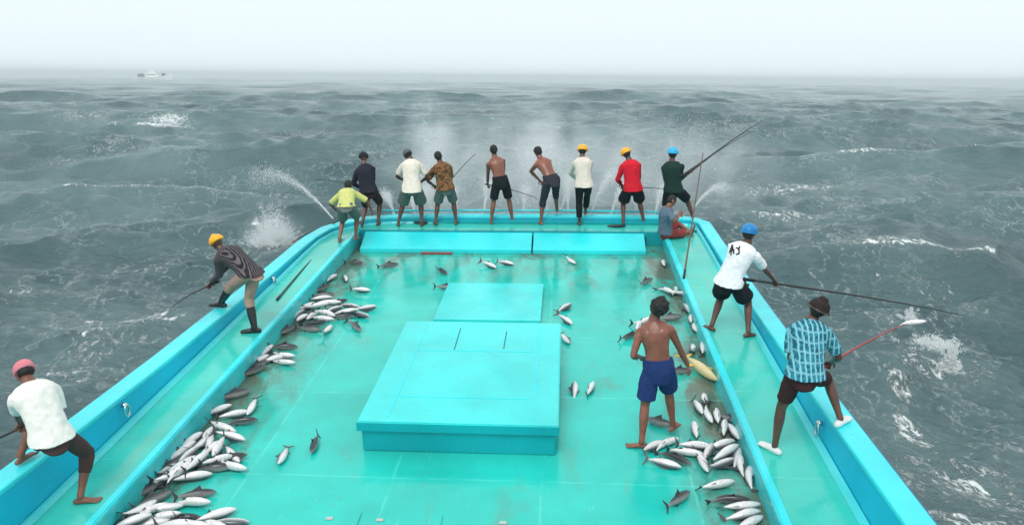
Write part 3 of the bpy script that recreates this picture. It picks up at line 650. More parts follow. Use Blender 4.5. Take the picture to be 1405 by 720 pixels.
J['m6'], _ = ppl('bare backed person in dark grey trousers, one foot up on the bow rail', 1.04, 18, [(742, 308), (764, 291)], (ZW, .47), (757, 247), -.30, (742, 219), .02, (738, 208), .1, (740, 249), .15, (748, 252), .35,
    pants=('cl_charcoal', 1.3, .012), skin_m='skin_c', group=CREW, elbows=((735, 234, .0), None))
J['m7'], _ = ppl('person in beige long sleeved shirt, yellow helmet and black trousers at the bow', 1.0, 0, [(795, 309), (803, 294)], (ZW, .47), (801, 252), -.3, (799, 221), -.12, (799, 211), -.06, (791, 247), .2, (804, 248), .25, elbows=((787, 238, .05), (810, 240, .1)),
    shirt=('cl_beige', 1.9, -.06), pants=('cl_black', 1.75, .01), headwear=('helmet', 'helmet_yellow'), skin_m='skin_b', group=CREW)
J['m8'], _ = ppl('person in bright red long sleeved shirt, yellow helmet and black shorts at the bow', 1.02, 5, [(855, 308), (883, 307)], (ZW, ZW), (868, 256), -.05, (864, 222), .1, (860, 212), .16, (852, 255), .3, (876, 258), .35,
    shirt=('cl_red', 1.9, -.08), pants=('cl_black', .85, .05), headwear=('helmet', 'helmet_yellow'), skin_m='skin_b', group=CREW, elbows=((845, 245, .0), (886, 246, .1)))
J['m9'], _ = ppl('person in dark green shirt and light blue helmet holding two rods up, right bow corner', 1.05, -20, [(908, 311), (951, 304)], (ZW, ZW+.04), (924, 259), -.05, (922, 224), .0, (923, 212), .03, (928, 250), .3, (944, 239), .15,
    shirt=('cl_green', 1.5, -.06), pants=('cl_black', .9, .03), headwear=('helmet', 'helmet_cyan'), skin_m='skin_b', group=CREW, elbows=((903, 248, .0), (935, 249, .05)))
J['m10'] = person('seated person in slate blue shirt and red shorts with legs stretched to the right', .98, R(-85), [P(948, 325, z=ZW), P(950, 319, z=ZW)], P(914, 318, z=ZW+.13), P(917, 283, Y=15.75), P(922, 275, Y=15.8),
    (P(934, 297, Y=15.8), P(936, 293, Y=15.5)), shirt=('cl_slate', .8, -.02), pants=('cl_redshort', .9, .02), skin_m='skin_a', group=CREW, toe=((.2, 0, 1), (.2, 0, 1)))
J['m11'], _ = ppl('person in white T-shirt with dark print on the back, blue helmet and black shorts', 1.04, -28, [(976, 453), (1026, 462)], (ZW, ZW), (1001, 385), -.0, (1024, 336), .15, (1028, 318), .18, (1022, 391), .32, (1068, 392), .30,
    shirt=('cl_white', .85, -.05), pants=('cl_black', .72, .05), headwear=('helmet', 'helmet_blue'), skin_m='skin_b', near=True, group=CREW, elbows=((990, 360, .1), (1046, 370, .25)), toe=((-.5, .8, 0), (.9, .35, 0)))
J['m12'], _ = ppl('person in teal checked shirt, dark hat and maroon shorts, one white shoe on the gunwale', 1.0, -25, [(1062, 620), (1152, 583)], (ZW, .70), (1105, 512), -.1, (1111, 453), .17, (1117, 433), .23, (1090, 502), .32, (1141, 500), .30,
    shirt=('cl_check', .8, -.02), pants=('cl_maroon', .75, .01), headwear=('sunhat', 'hat_dark'), skin_m='skin_b', near=True, footw='shoes', group=CREW, elbows=((1081, 488, .0), (1153, 497, .1)), knees=((1071, 565, .05), (1141, 505, .45)), toe=((-.55, .75, 0), (.7, .7, 0)))
J['m13'], _ = ppl('bare backed boy in blue shorts standing on the open deck among the fish', 1.02, -8, [(880, 614), (923, 590)], (0, .06), (904, 505), .0, (899, 458), .10, (900, 431), .14, (878, 494), .22, (958, 531), .26,
    pants=('cl_blue', .80, .035), skin_m='skin_c', near=True, hair=1.22, elbows=((861, 482, -.18), (944, 498, -.05)), knees=((880, 565, .1), (918, 556, .45)), toe=((-1, .15, 0), (.5, .8, 0)), curl=.5)
J['m14'], _ = ppl('person in striped dark jersey, yellow cap and black rubber boots astride the left bulwark', 1.03, 62, [(304, 421), (350, 456)], (.555, ZW), (343, 374), -.1, (305, 344), .1, (296, 330), .15, (289, 390), .12, (292, 387), .22,
    shirt=('cl_stripe', 1.9, -.02), pants=('cl_khaki', 1.3, .01), headwear=('beanie', 'helmet_yellow'), hair=False, skin_m='skin_b', near=True, footw='boots', group=CREW, elbows=((322, 382, -.05), (316, 378, .25)), knees=((313, 374, .1), (336, 410, .0)), toe=((-1, .2, 0), (-.9, -.1, 0)))
J['m15'], _ = ppl('person in off white T-shirt, pink cap and brown trousers straddling the left bulwark', 1.0, 52, [(30, 634), (112, 690)], (.79, ZW), (70, 598), -.08, (45, 537), .12, (37, 517), .20, (30, 586), .33, (84, 592), .30,
    shirt=('cl_offwhite', .7, -.03), pants=('cl_brown', 1.45, .008), headwear=('cap', 'cl_pink'), skin_m='skin_a', near=True, group=CREW, elbows=((25, 572, .1), (97, 568, -.05)), knees=((22, 582, .35), (110, 645, .1)), toe=((.1, 1, 0), (.95, .3, 0)))
# print on the back of the white T-shirt
def shirt_print(J_):
    root = J_['root']; sh = [c for c in root.children if c.name.startswith('shirt')][0]
    from mathutils.bvhtree import BVHTree
    bm = bmesh.new(); bm.from_mesh(sh.data); bv = BVHTree.FromBMesh(bm); bm.free()
    # photo outline of the dark emblem: two leaning letters over a short bar
    strokes = [[(1001, 347), (1005, 336), (1007, 348)], [(1002, 344), (1008, 343)], [(1010, 340), (1014, 341), (1014, 348), (1010, 349)], [(1005, 337), (1003, 350)], [(1015, 338), (1013, 343)]]
    V, Fc = [], []
    for st in strokes:
        pts = []
        for a, b in zip(st[:-1], st[1:]):
            for t in np.linspace(0, 1, 6):
                px, py = a[0]+(b[0]-a[0])*t, a[1]+(b[1]-a[1])*t; d = (P(px, py, Y=10)-Vector((0, 0, HB))).normalized(); oo = Vector((0, 0, HB))-J_['o0']
                hit = bv.ray_cast(oo, d)
                if hit[0] is not None: pts.append(hit[0]+hit[1]*.003)
        if len(pts) > 1: prof_tube(pts, [(.011, .011)]*len(pts), 6, True, V, Fc)
    if V: mesh_obj('shirt_print', V, Fc, M['cl_charcoal'], sh)
shirt_print(J['m11'])
# ------------------------------------------------------------------ rods
def toward(a, px, py, Y): return P(px, py, Y=Y)
def rod2(lbl, g1, g2, ext0, far, **k):
    """rod through both grips, butt ext0 behind g1, tip at far"""
    d = (Vector(far)-g1).normalized(); return rod(lbl, [g1-d*ext0, Vector(far)], k.pop('r0', .016), k.pop('r1', .006), **k)
g = grip_pt(J['m11'], 1); tip = P(1325, 425, Y=g.y+.9); d = (tip-g).normalized(); rod('long black pole held by the white T-shirt person over the right side', [g-d*.62, tip], .022, .007)
g = grip_pt(J['m12'], 1); tip = P(1243, 434, Y=g.y+1.0); d = (tip-g).normalized(); hook = tip; rod('short reddish pole held by the teal checked shirt person', [g-d*.35, tip], .016, .007, m='redpole')
g = grip_pt(J['m14'], 0); tip = P(235, 413, Y=g.y+.3); d = (tip-g).normalized(); rod('thin dark pole held low over the left side by the booted person', [g-d*.25, tip], .014, .006)
g = grip_pt(J['m15'], 0); tip = P(-60, 625, Y=g.y+.5); d = (tip-g).normalized(); rod('dark pole held by the pink capped person, leaving the left picture edge', [g-d*.2, tip], .016, .008)
g = grip_pt(J['m9'], 1); tip = P(1046, 160, Y=g.y+1.6); d = (tip-g).normalized(); rod('thick pole raised to the upper right by the green shirt person', [g-d*.25, tip], .024, .007)
g2 = g+Vector((.02, .03, -.03)); tip = P(1022, 176, Y=g.y+1.3); d = (tip-g2).normalized(); g3 = g+Vector((0, -.02, .04)); t3 = P(1030, 176, Y=g.y+2.2); rod('third pole fanned between the two raised poles', [g3-(t3-g3).normalized()*.4, t3], .016, .006); rod('second thinner pole held just beneath the thick raised one', [g2-d*.3, tip], .018, .006, m='bamboo')
a = P(938, 383, z=ZW+.01); b = P(965, 203, Y=15.9); rod('straight pole propped upright from the right walkway beside the seated person', [a, b], .018, .010, m='bamboo')
for nm, dx, tx, tz, lb in (('m2', -1.2, .9, .75, 'pole held out to the left by the navy topped person'), ('m3', .15, 3.2, .35, 'pole held forward by the cream T-shirt person'), ('m4', .55, .9, 1.35, 'short pole angled up right by the camouflage shirt person'), ('m5', .75, .9, .25, 'pole angled down right by the bare backed person in black shorts'),
                       ('m6', -.1, 3.0, .2, 'pole held forward by the bare backed person in grey trousers'), ('m7', -.15, 3.0, .3, 'pole held forward by the beige shirt person'), ('m8', .85, 1.0, .45, 'pole angled down right by the red shirt person')):
    g = (grip_pt(J[nm], 0)+grip_pt(J[nm], 1))/2; far = Vector((g.x+dx*1.2, g.y+tx, tz+ZW+.1)); d = (far-g).normalized(); rod(lb, [g-d*.3, far], .014, .006)
a = P(380, 411, z=ZW+.016); b = P(447, 331, z=ZW+.016); rod('dark pole lying on the left walkway against the bulwark', [a, b], .018, .014, group='poles lying on the boat')
a = P(400, 327, Y=16.6); b = P(470, 301, Y=16.2); rod('dark pole sticking out over the left gunwale by the bow corner', [b, a], .020, .012, group='poles lying on the boat')
a = P(577, 347.5, z=.025); b = P(621, 346.5, z=.025)
o = boxes('plank', [(0, 0, 0, (b-a).x, .07, .03)], M['redpole'], None, .006); o.location = (a.x, 15.47, .004); tag(o, 'reddish brown wooden plank lying against the front of the left bow lid', 'plank')
for i, (px, py, l_, w_) in enumerate(((577, 305, .34, .09), (846, 310, .42, .1))):  # dark flat items on the platform, not further identified
    a = P(px, py, z=ZW+.03); V, Fc = [], []; ellip(Vector((0, 0, .028)), Vector((l_/2, 0, 0)), Vector((0, w_/2, 0)), Vector((0, 0, .028)), V, Fc)
    o = mesh_obj('rubber_bait_tray', V, Fc, M['rubber'], None, True); o.location = (a.x, a.y, ZW+.002); tag(o, ['small dark tray on the bow platform behind the cream T-shirt person', 'flat dark tray at the feet of the red shirt person'][i], 'tray')
# ------------------------------------------------------------------ fish
def fish_material(name, back, belly, stripe=True):
    m = mat(name, belly, .22, .6, .15); n = N(m); sp = n.new('ShaderNodeSeparateXYZ'); v = n.co(); n.l(v, sp.inputs[0])
    z = n.math('ADD', sp.outputs[2], n.math('MULTIPLY', n.math('SUBTRACT', n.noise(v, 16, 2), .5), .014))
    c = n.ramp(n.mr(z, -.05, .05, 0, 1), [(0, belly), (.48, tuple(x*.82 for x in belly)), (.62, tuple(x*.35+y*.65 for x, y in zip(belly, back))), (.78, back)])
    if stripe:
        w_ = n.new('ShaderNodeTexWave', wave_type='BANDS', bands_direction='Z'); w_.inputs['Scale'].default_value = 38; w_.inputs['Distortion'].default_value = 1.2; n.l(v, w_.inputs[0])
        msk = n.math('MULTIPLY', n.mr(w_.outputs['Fac'], .7, .9, 0, .13), n.mr(z, -.03, 0, 1, 0)); c = n.mix(msk, c, (.18, .18, .2))
    b_ = n.noise(v, 9, 3); c = n.mix(n.mr(b_, .62, .72, 0, .35), c, (.45, .10, .10)); n.l(c, n.b.inputs['Base Color'])
    n.l(n.mr(n.noise(v, 18, 3), .3, .7, .15, .45), n.b.inputs['Roughness']); return m
M['fish'] = fish_material('skipjack_skin', (.08, .09, .105), (.86, .83, .83)); M['fish_dark'] = fish_material('dark_fish_skin', (.035, .038, .045), (.34, .32, .31)); M['tuna'] = fish_material('yellow_fish_skin', (.25, .20, .06), (.85, .68, .36), False)
M['fin'] = mat('dark_fin', (.05, .05, .06), .4); M['fin_y'] = mat('yellow_fin', (.75, .45, .05), .4)
def fish_meshes(key, bend, deep=1.0):
    V, Fc = [], []; rs = []
    pr = [(-.2, .004, .005), (-.185, .016, .020), (-.15, .030, .040), (-.10, .040, .054), (-.04, .043, .058), (.02, .039, .050), (.08, .027, .034), (.125, .013, .016), (.155, .006, .008)]
    off = lambda x: bend*(max(0, x+.02)**2)*3.2
    for x, a, b in pr: rs.append((Vector((x, off(x), 0)), Vector((0, a*.9, 0)), Vector((0, 0, b*deep*.84))))
    loft(rs, V, Fc, 16, (False, False))
    me = bpy.data.meshes.new('fish_body'); me.from_pydata([tuple(v) for v in V], [], Fc); bm = bmesh.new(); bm.from_mesh(me); bmesh.ops.recalc_face_normals(bm, faces=bm.faces); bm.to_mesh(me); bm.free(); me.shade_smooth(); me.materials.append(M[key])
    def plate(pts, th=.003):
        V = [Vector((x, off(x)-th, z)) for x, z in pts]+[Vector((x, off(x)+th, z)) for x, z in pts]; k = len(pts)
        F_ = [tuple(range(k))[::-1], tuple(range(k, 2*k))]+[(i, (i+1) % k, k+(i+1) % k, k+i) for i in range(k)]
        m_ = bpy.data.meshes.new('p'); m_.from_pydata([tuple(v) for v in V], [], F_); m_.materials.append(M['fin_y' if key == 'tuna' else 'fin']); return m_
    tail = plate([(.148, .007), (.168, .03), (.20, .072), (.205, .068), (.186, .02), (.182, 0), (.186, -.02), (.205, -.068), (.20, -.072), (.168, -.03), (.148, -.007)])
    dors = plate([(-.06, .048*deep), (-.045, .088), (-.03, .072), (.0, .056), (.03, .04*deep)], .002); vent = plate([(.02, -.044*deep), (.035, -.074), (.045, -.05), (.07, -.034)], .002)
    return me, tail, dors, vent
PROTO = {(k, b): fish_meshes(k, b, d) for k, d in (('fish', 1), ('fish_dark', .95), ('tuna', .62)) for b in (0, .5, -.6)}
def fish(px, py, ang, look, label, group, size=1.0, zoff=0., zbase=0.):
    """ang = heading of the snout measured in the photo plane of the deck, degrees from +x; look w (pale side/belly up), d (dark back up), s (side)"""
    key = {'w': 'fish', 's': 'fish', 'd': 'fish_dark', 'y': 'tuna'}[look]; bend = 0 if look == 'y' else random.choice((0, 0, .5, -.6)); me, tl, ds, vn = PROTO[(key, bend)]
    roll = {'w': random.choice((1, -1))*random.uniform(128, 170), 's': random.choice((1, -1))*random.uniform(82, 112), 'd': random.uniform(-38, 38), 'y': 95}[look]
    thick = .043+.012*abs(math.cos(R(roll))); s = size*1.12*random.uniform(.93, 1.07)
    loc = P(px, py, z=zbase+thick*s+zoff); o = bpy.data.objects.new('fish', me); C.objects.link(o); o.location = (loc.x, loc.y, zbase+thick*s*.97+zoff)
    o.rotation_euler = (Matrix.Rotation(R(ang)+math.pi, 4, 'Z') @ Matrix.Rotation(R(random.uniform(-3, 3) if not zoff else random.uniform(-9, 9)), 4, 'Y') @ Matrix.Rotation(R(roll), 4, 'X')).to_euler(); o.scale = (s, s, s)
    tag(o, label, 'fish', group)
    for nm, m_ in (('tail_fin', tl), ('dorsal_fin', ds), ('belly_fin', vn)): c = bpy.data.objects.new(nm, m_); C.objects.link(c); c.parent = o
    return o
ORD = ['nearest', 'second', 'third', 'fourth', 'fifth', 'sixth', 'seventh', 'eighth', 'ninth', 'tenth', 'eleventh', 'twelfth', 'thirteenth', 'fourteenth', 'fifteenth', 'sixteenth', 'seventeenth', 'eighteenth', 'nineteenth', 'twentieth', 'twenty-first', 'twenty-second', 'twenty-third', 'twenty-fourth', 'twenty-fifth', 'twenty-sixth', 'twenty-seventh', 'twenty-eighth', 'twenty-ninth', 'thirtieth', 'thirty-first', 'thirty-second', 'thirty-third', 'thirty-fourth', 'thirty-fifth']
LK = {'w': 'belly up fish', 's': 'side lying silver fish', 'd': 'dark backed fish'}
def heap(items, where, group):
    """items (px, py, photo angle, look[, lift]); numbered from the near end of the heap"""
    near = sorted(range(len(items)), key=lambda i: -items[i][1])
    for rank, i in enumerate(near):
        it = items[i]; px, py, ang, lk = it[:4]; a = R(ang); ax = math.degrees(math.atan2(math.sin(a)/max(.35, .55*py/620), math.cos(a)))
        nth = ORD[rank]; fish(px, py, ax, lk, '%s, %s%s of %s' % (LK[lk], nth, '' if rank == 0 else ' from near end', where), group, 1.0, it[4] if len(it) > 4 else 0)
heap([(319, 541, 18, 'd'), (346, 556, -80, 's'), (297, 563, 30, 'w'), (319, 568, 15, 'w'), (329, 577, 5, 'd'), (304, 584, -12, 'w', .05), (316, 597, -8, 'w', .03), (283, 596, 80, 'w'), (275, 609, 75, 's'), (259, 606, 58, 'w'), (287, 616, 62, 'w', .04), (301, 610, -80, 'w', .03),
      (318, 621, -30, 's'), (312, 627, 10, 'd'), (315, 638, -8, 'w'), (292, 641, 8, 'd'), (261, 636, 50, 'w', .06), (238, 627, 55, 'w'), (246, 638, 45, 's', .05), (269, 633, 70, 'w', .08), (236, 651, 40, 'w', .06), (262, 653, 12, 'w'), (222, 650, 48, 's'), (250, 618, 65, 'w'), (243, 645, 55, 'w', .08), (229, 641, 60, 'd'), (288, 602, -60, 's'), (297, 630, 30, 'w', .05), (256, 626, 70, 's', .04)], 'the big heap by left ledge', 'big heap of fish along the left ledge')
heap([(268, 677, 10, 'd'), (261, 687, -3, 'w'), (204, 699, 25, 'w'), (222, 696, 10, 's'), (220, 707, 5, 'w', .03), (248, 709, 2, 'd'), (294, 706, 18, 'w'), (240, 719, 3, 'w'), (262, 719, -3, 'w'), (290, 717, -12, 'w'), (184, 712, 45, 's'), (166, 717, 48, 'd'), (205, 716, 12, 's'), (312, 716, 5, 's'), (196, 674, 50, 'd'), (212, 664, 48, 's'), (206, 686, 40, 'd'), (190, 699, 50, 's', .04), (177, 716, 20, 'w', .05)], 'the bottom left heap', 'fish heap at the bottom left picture edge')
heap([(453, 381, 40, 'w'), (473, 380, -40, 's'), (442, 395, 40, 'd'), (443, 404, 3, 'd'), (439, 409, 8, 'w'), (419, 421, 25, 'w'), (433, 419, 5, 'w', .03), (450, 414, 2, 's', .03), (461, 415, 15, 'd'), (478, 419, -6, 's'), (500, 423, 12, 'w'), (472, 428, 3, 'w', .05), (455, 425, 20, 's'), (427, 433, 58, 'w'), (412, 437, 50, 'w'), (467, 434, 4, 'd'),
      (491, 431, -8, 's'), (422, 450, -3, 'd'), (448, 453, 75, 's'), (487, 446, -30, 'd'), (392, 453, 42, 'd'), (409, 431, 65, 's'), (441, 436, -5, 's'), (430, 443, 6, 'd'), (446, 428, -12, 'w', .06)], 'the middle heap by left ledge', 'middle heap of fish along the left ledge')
heap([(388, 475, 3, 'd'), (365, 482, 70, 'w'), (387, 487, -2, 'w'), (388, 496, -5, 'w'), (353, 494, 45, 's'), (351, 502, 40, 'd'), (374, 491, 20, 's'), (345, 509, 30, 'd')], 'the group behind big left heap', 'small group of fish by the left ledge')
heap([(914, 397, -30, 'w'), (927, 399, 60, 'w'), (936, 403, -10, 'w'), (941, 421, -70, 's'), (948, 438, 75, 'w'), (953, 450, 85, 'w'), (918, 435, 8, 'd'), (882, 441, 20, 'w'), (875, 448, 60, 'w'), (863, 460, 20, 'd')], 'the fish beyond the boy', 'fish scattered beyond the boy in blue shorts')
heap([(951, 479, 80, 'w'), (964, 477, 70, 'w'), (930, 508, 5, 'd'), (957, 556, -75, 'w'), (968, 549, 80, 's'), (970, 567, -75, 'w'), (984, 571, 80, 'w'), (999, 573, -20, 'd'), (994, 587, 65, 'w'), (1005, 589, -75, 'w'), (900, 577, -15, 'd'), (954, 590, 85, 'w'),
      (912, 607, 20, 'w'), (893, 613, 25, 'w'), (909, 634, -12, 'w'), (925, 625, -28, 'd'), (951, 610, 5, 'w', .03), (939, 619, -5, 'w'), (963, 630, -78, 'w'), (987, 610, 15, 'w'), (994, 621, 22, 'w', .03), (989, 637, 20, 's'), (1015, 637, 70, 'w'), (1027, 653, 65, 'w'), (1010, 628, 60, 's'), (983, 664, 12, 'w'), (999, 683, -5, 'd'), (1015, 693, 5, 'w'), (1019, 706, 15, 'w'), (1027, 716, 25, 's'), (972, 620, 50, 's')], 'the right heap by the boy', 'fish heap along the right ledge')
GS = 'single fish scattered on the deck'
for px, py, an, lk, lb in ((389, 623, -85, 's', 'silver fish lying alone on open deck left of the big hatch'), (432, 607, -80, 'd', 'dark fish lying alone beside the front left corner of the big hatch'), (485, 360, 0, 'd', 'dark fish lying near the left end of the bow lids'), (532, 363, 5, 'd', 'dark fish with raised fin below the left bow lid'),
                           (494, 397, -4, 'w', 'pale fish lying alone beyond the middle left heap'), (606, 371, -30, 'd', 'dark fish between small hatch and left bow lid'), (610, 393, 0, 'd', 'small dark fish touching the far left corner of the small hatch'), (671, 363, -25, 'w', 'small pale fish behind the small hatch, left of a larger pale one'),
                           (693, 360, -12, 'w', 'long pale fish behind the small hatch'), (782, 357, -35, 's', 'dark and white fish below the right bow lid'), (774, 422, 35, 's', 'farthest of three fish in line right of the hatches'), (776, 438, -40, 'w', 'middle of three fish in line right of the hatches'), (775, 463, -55, 's', 'nearest of three fish in line right of the hatches'),
                           (788, 534, 85, 's', 'left of the pair of fish right of the big hatch'), (810, 533, 60, 'w', 'right of the pair of fish right of the big hatch'), (885, 386, 25, 'd', 'slender brown fish beyond the boy, near the right bow lid'), (911, 361, 85, 's', 'fish lying below the seated person by the right ledge'), (930, 684, 28, 'd', 'ragged dark fish alone in front of the right heap')):
    fish(px, py, math.degrees(math.atan2(math.sin(R(an))/.5, math.cos(R(an)))), lk, lb, GS, .92 if py > 330 else 1)
fish(960, 503, -66, 'y', 'big yellow and cream fish lying beside the right hand of the boy', None, 1.85)
f_ = fish(1250, 434, 20, 'w', 'pale fish dangling from the tip of the red pole over the sea', None, .8)
f_.location = hook+Vector((.05, 0, -.08)); f_.rotation_euler = (R(100), R(15), R(160))
# ------------------------------------------------------------------ spray, jets, mist
def drops(name, pts, rad, m, parent=None):
    """many tiny octahedral drops in one mesh"""
    n = len(pts); o = np.array([[1, 0, 0], [-1, 0, 0], [0, 1, 0], [0, -1, 0], [0, 0, 1], [0, 0, -1]], np.float32)
    f = np.array([[0, 2, 4], [2, 1, 4], [1, 3, 4], [3, 0, 4], [2, 0, 5], [1, 2, 5], [3, 1, 5], [0, 3, 5]])
    co_ = (np.asarray(pts, np.float32)[:, None, :]+o[None]*np.asarray(rad, np.float32)[:, None, None]).reshape(-1, 3)
    fc = (f[None]+(np.arange(n)*6)[:, None, None]).reshape(-1, 3); me = bpy.data.meshes.new(name)
    me.vertices.add(len(co_)); me.vertices.foreach_set('co', co_.ravel()); me.loops.add(len(fc)*3); me.polygons.add(len(fc))
    me.loops.foreach_set('vertex_index', fc.astype(np.int32).ravel()); me.polygons.foreach_set('loop_start', (np.arange(len(fc))*3).astype(np.int32)); me.update(); me.shade_smooth(); me.materials.append(m)
    ob = bpy.data.objects.new(name, me); C.objects.link(ob); ob.parent = parent; return ob
def wet(name, alpha, col=(.92, .95, .96)):
    m = mat(name, col, .6, .3); m.node_tree.nodes['Principled BSDF'].inputs['Alpha'].default_value = alpha
    m.node_tree.nodes['Principled BSDF'].inputs['Subsurface Weight'].default_value = 0
    return m
M['spray'] = wet('white_spray', .55); M['jet'] = wet('water_jet_white', .42)
# jets from the rail pipe: each leaves the pipe fast and breaks up into drops
def jet(p, q, T, label, r=.013, n=2600, sp=.07):
    p = Vector(p); g_ = Vector((0, 0, -9.8)); v = (Vector(q)-p)/T-g_*T/2; root = empty('water_jet', tuple(p)); tag(root, label, 'water jet', 'water jets spraying over the bow rail')
    pts = [v*t+g_*t*t/2 for t in np.linspace(0, T*.45, 9)]
    V, Fc = prof_tube(pts, [r*(1-.09*i) for i in range(9)], 7); mesh_obj('stream', V, Fc, M['jet'], root, True)
    t = rng.random(n)**.8*T*1.25; k = rng.normal(0, .03, n)+1; qq = np.array([list(v*x*y+g_*x*x/2) for x, y in zip(t, k)]); qq += rng.normal(0, 1, (n, 3))*(.008+sp*(t/T)[:, None]**1.5); drops('droplets', qq, rng.uniform(.004, .0105, n), M['spray'], root)
JL = 'water jet over the bow rail '
for (x0, y0, x1, y1, where) in ((541, 296, 529, 268, 'left of the cream T-shirt person'), (569, 293, 563, 268, 'between the legs of the cream T-shirt person'), (592, 295, 587, 262, 'left of the camouflage shirt person'), (629, 293, 620, 262, 'right of the camouflage shirt person'), (664, 291, 672, 252, 'at the left leg of the black shorts person'),
        (718, 292, 722, 262, 'right of the black shorts person'), (751, 289, 751, 266, 'between the legs in dark grey trousers'), (779, 291, 780, 248, 'left of the black trousers, nearly upright'), (768, 291, 787, 256, 'left of the black trousers, leaning right'), (811, 292, 838, 242, 'right of the black trousers'), (838, 295, 856, 258, 'left of the red shirt person'), (872, 294, 872, 268, 'between the legs of the red shirt person'), (899, 294, 909, 262, 'between the red and the green shirt person')):
    jet(P(x0, y0, Y=17.24), P(x1, y1, Y=18.6), .28, JL+where)
jet(P(457, 300, Y=16.6), P(362, 240, Y=20.5), .5, 'long water jet shooting left from the left bow corner', .016, 3500, .13)
jet(P(953, 284, Y=17.1), P(990, 258, Y=19), .32, 'water jet spreading right from the right bow corner', .012)
def cloud(label, name, parts, r=(.006, .02), m='spray', board=True):
    """parts: (centre, sigma vec, n)"""
    q = []; 
    for c, s, n in parts:
        a = rng.normal(0, 1, (n, 3)); k = np.exp(rng.normal(0, .35, (n, 1))); 
        # stringy bunches
        b = np.repeat(rng.normal(0, .8, (max(1, n//45), 3)), 45, 0)[:n]; a[:len(b)] = a[:len(b)]*.38*k[:len(b)]+b
        q.append(np.array(c)+a*np.array(s))
    q = np.vstack(q); o = drops(name, q, rng.uniform(r[0], r[1], len(q))*np.exp(rng.normal(0, .35, len(q))), M[m]); tag(o, label, 'sea spray', None, 'stuff', board); return o
c = P(590, 215, Y=19.6); c2 = P(590, 260, Y=19.2); c3 = P(740, 215, Y=20); c4 = P(700, 255, Y=19.5)
M['mist_drop'] = wet('mist_drops', .30)
cloud('tall thin plume of bow spray behind the cream and camouflage persons', 'bow_spray', [(c, (.12, .3, .75), 2600), (c2, (.45, .4, .5), 2400)], (.004, .010), 'mist_drop')
cloud('wide haze of bow spray behind the bare backed persons', 'bow_spray', [(c3, (.75, .4, .60), 3800), (c4, (1.3, .4, .4), 2600)], (.004, .010), 'mist_drop')
cloud('bow spray drifting right of the red shirt person', 'bow_spray', [(P(900, 230, Y=20), (1.0, .4, .5), 3200), (P(960, 190, Y=20.5), (.9, .5, .5), 1500)], (.004, .010), 'mist_drop')
def splash(px, py, label, s, n, hgt):
    p = PW(px, py, .15); q = []; 
    for j in range(int(n/60)):
        th = rng.random()*6.28; rr_ = abs(rng.normal(0, .55))*s; base = np.array([p.x+math.cos(th)*rr_, p.y+math.sin(th)*rr_*1.2, 0]); h_ = hgt*abs(rng.normal(.35, .45))*math.exp(-rr_/s)
        t = rng.random(60)[:, None]; out = rng.uniform(.1, 1.1)*s*.6; q.append(base+np.array([math.cos(th), math.sin(th), 0])*t*out+np.array([0, 0, 1])*(t*1.6-t*t*.7)*h_+rng.normal(0, 1, (60, 3))*(.015+.06*s*t))
    q = np.vstack(q); q[:, 2] += p.z; o = drops('splash', q, rng.uniform(.005, .014, len(q))*(1+1.2*(rng.random(len(q)) < .08))*(1 if s < 1.2 else 2.5), M['spray']); tag(o, label, 'splash', None, 'stuff', False)
splash(374, 333, 'white splash thrown up against the left bulwark behind the booted person', .85, 30000, 1.9)
splash(1303, 508, 'white splash of a hooked fish in the sea right of the boat', .20, 9000, .75); splash(1285, 474, 'ragged spray trailing behind the splash of the hooked fish', .55, 5000, .28)
splash(1248, 438, 'small splash below the tip of the red pole', .25, 2500, .35)
splash(228, 173, 'breaking white crest far out on the left', 1.6, 3000, .5)
# soft mist in the air ahead of the bow
def mist(label, c, r, dens, name='mist'):
    V, Fc = [], []; ellip(Vector((0, 0, 0)), Vector((r[0], 0, 0)), Vector((0, r[1], 0)), Vector((0, 0, r[2])), V, Fc, 24, 14)
    m = bpy.data.materials.new('mist_air'); m.use_nodes = True; t = m.node_tree; t.nodes.clear(); pvn = t.nodes.new('ShaderNodeVolumePrincipled'); out = t.nodes.new('ShaderNodeOutputMaterial')
    pvn.inputs['Color'].default_value = (.95, .97, .98, 1); tc = t.nodes.new('ShaderNodeTexCoord'); mp = t.nodes.new('ShaderNodeMapping'); mp.inputs['Scale'].default_value = (1/r[0], 1/r[1], 1/r[2])
    ln = t.nodes.new('ShaderNodeVectorMath'); ln.operation = 'LENGTH'; mr = t.nodes.new('ShaderNodeMapRange'); mr.interpolation_type = 'SMOOTHSTEP'; mr.inputs[1].default_value = 1; mr.inputs[2].default_value = 0; mr.inputs[3].default_value = 0; mr.inputs[4].default_value = dens
    nz = t.nodes.new('ShaderNodeTexNoise'); nz.inputs['Scale'].default_value = 1.2; nz.inputs['Detail'].default_value = 3; m2 = t.nodes.new('ShaderNodeMath'); m2.operation = 'MULTIPLY'; m3 = t.nodes.new('ShaderNodeMapRange'); m3.inputs[1].default_value = .35; m3.inputs[2].default_value = .65
    t.links.new(tc.outputs['Object'], mp.inputs[0]); t.links.new(mp.outputs[0], ln.inputs[0]); t.links.new(ln.outputs['Value'], mr.inputs[0]); t.links.new(tc.outputs['Object'], nz.inputs[0]); t.links.new(nz.outputs['Fac'], m3.inputs[0])
    t.links.new(mr.outputs[0], m2.inputs[0]); t.links.new(m3.outputs[0], m2.inputs[1]); t.links.new(m2.outputs[0], pvn.inputs['Density']); t.links.new(pvn.outputs[0], out.inputs['Volume'])
    o = mesh_obj(name, V, Fc, m, None, True); o.location = c; tag(o, label, 'mist', None, 'stuff'); return o
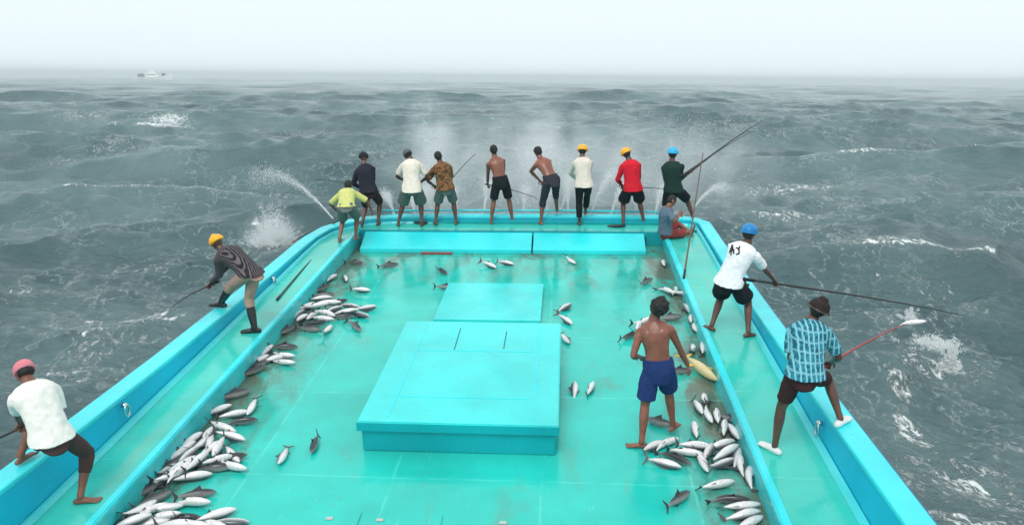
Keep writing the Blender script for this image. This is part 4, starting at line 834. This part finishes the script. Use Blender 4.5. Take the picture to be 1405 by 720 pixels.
MISTS = [('narrow mist plume rising between the bare backed persons', P(742, 215, Y=20.5), (.9, .9, 2.1), 1.6), ('pale mist hanging in the air ahead of the bow centre', P(720, 235, Y=21), (5.2, 2.4, 2.2), .8), ('narrow mist plume rising behind the camouflage person', P(592, 225, Y=20.5), (.9, .9, 2.3), 2.6), ('soft mist round the splash on the left side', P(372, 318, Y=17.5)+Vector((0, 0, 0)), (1.0, .9, .8), .9), ('mist drifting off the right bow corner', P(930, 235, Y=21.5), (3.4, 2.2, 1.8), .55)]
for a_ in MISTS: mist(*a_)
# ------------------------------------------------------------------ distant vessel
p = PW(209, 107, 0, None); p = PW(209, 104, z=0, R=900.); sh = empty('distant_ship', (p.x, p.y, .3)); sh.scale = (1.1, 1.1, 1.35); tag(sh, 'small white vessel far off on the horizon at the left', 'ship', board=False)
M['ship_white'] = mat('ship_white', (.95, .95, .95), .4); M['ship_dark'] = mat('ship_dark', (.12, .14, .15), .5)
V, Fc = [], []; L = 20
secs = [(-L, 2.6, 2.4), (-L*.6, 3.2, 2.2), (0, 3.4, 2.4), (L*.55, 2.6, 3.2), (L*.85, 1.2, 4.3), (L*1.02, .1, 5.0)]
for x, hw, t in secs: V += [Vector((x, -hw, t)), Vector((x*.96, -hw*.6, -1)), Vector((x*.96, hw*.6, -1)), Vector((x, hw, t))]
for i in range(len(secs)-1):
    for j in range(4): a = i*4+j; b = i*4+(j+1) % 4; Fc.append((a, b, b+4, a+4))
Fc += [(0, 1, 2, 3), (20, 23, 22, 21)]
mesh_obj('hull', V, Fc, M['ship_white'], sh)
boxes('cabin', [(-5, -2.4, 2.4, 6, 2.4, 5.8), (-3, -2, 5.8, 3.5, 2, 8.0), (-1, -.4, 8, -.5, .4, 10.5)], M['ship_white'], sh, .1)
boxes('window_band', [(-4.5, -2.45, 3.9, 5.6, 2.45, 4.4)], M['ship_dark'], sh, 0)
boxes('deck_gear', [(-14, -2, 2.3, -9, 2, 5.0), (10, -1.5, 3.2, 13, 1.5, 5.6)], M['ship_dark'], sh, .1)
# ------------------------------------------------------------------ sea air
def haze():
    bpy.ops.mesh.primitive_cube_add(size=1); o = bpy.context.object; o.name = 'haze'; S = 12800
    o.scale = (S, S, 22); o.location = (0, 0, 8.0); m = bpy.data.materials.new('sea_air'); m.use_nodes = True; t = m.node_tree; t.nodes.clear()
    v = t.nodes.new('ShaderNodeVolumePrincipled'); out = t.nodes.new('ShaderNodeOutputMaterial'); v.inputs['Color'].default_value = (.93, .97, .98, 1); v.inputs['Density'].default_value = HAZE; v.inputs['Anisotropy'].default_value = .3
    t.links.new(v.outputs[0], out.inputs['Volume']); o.data.materials.append(m); o['kind'] = 'stuff'; o['label'] = 'thin pale sea haze over the water'
HAZE = .00055
haze()
# ------------------------------------------------------------------ the whole boat and all aboard ride the swell
bpy.context.view_layer.update()
for o in ONBOARD:
    o.matrix_basis = B @ o.matrix_basis
bpy.context.view_layer.update()
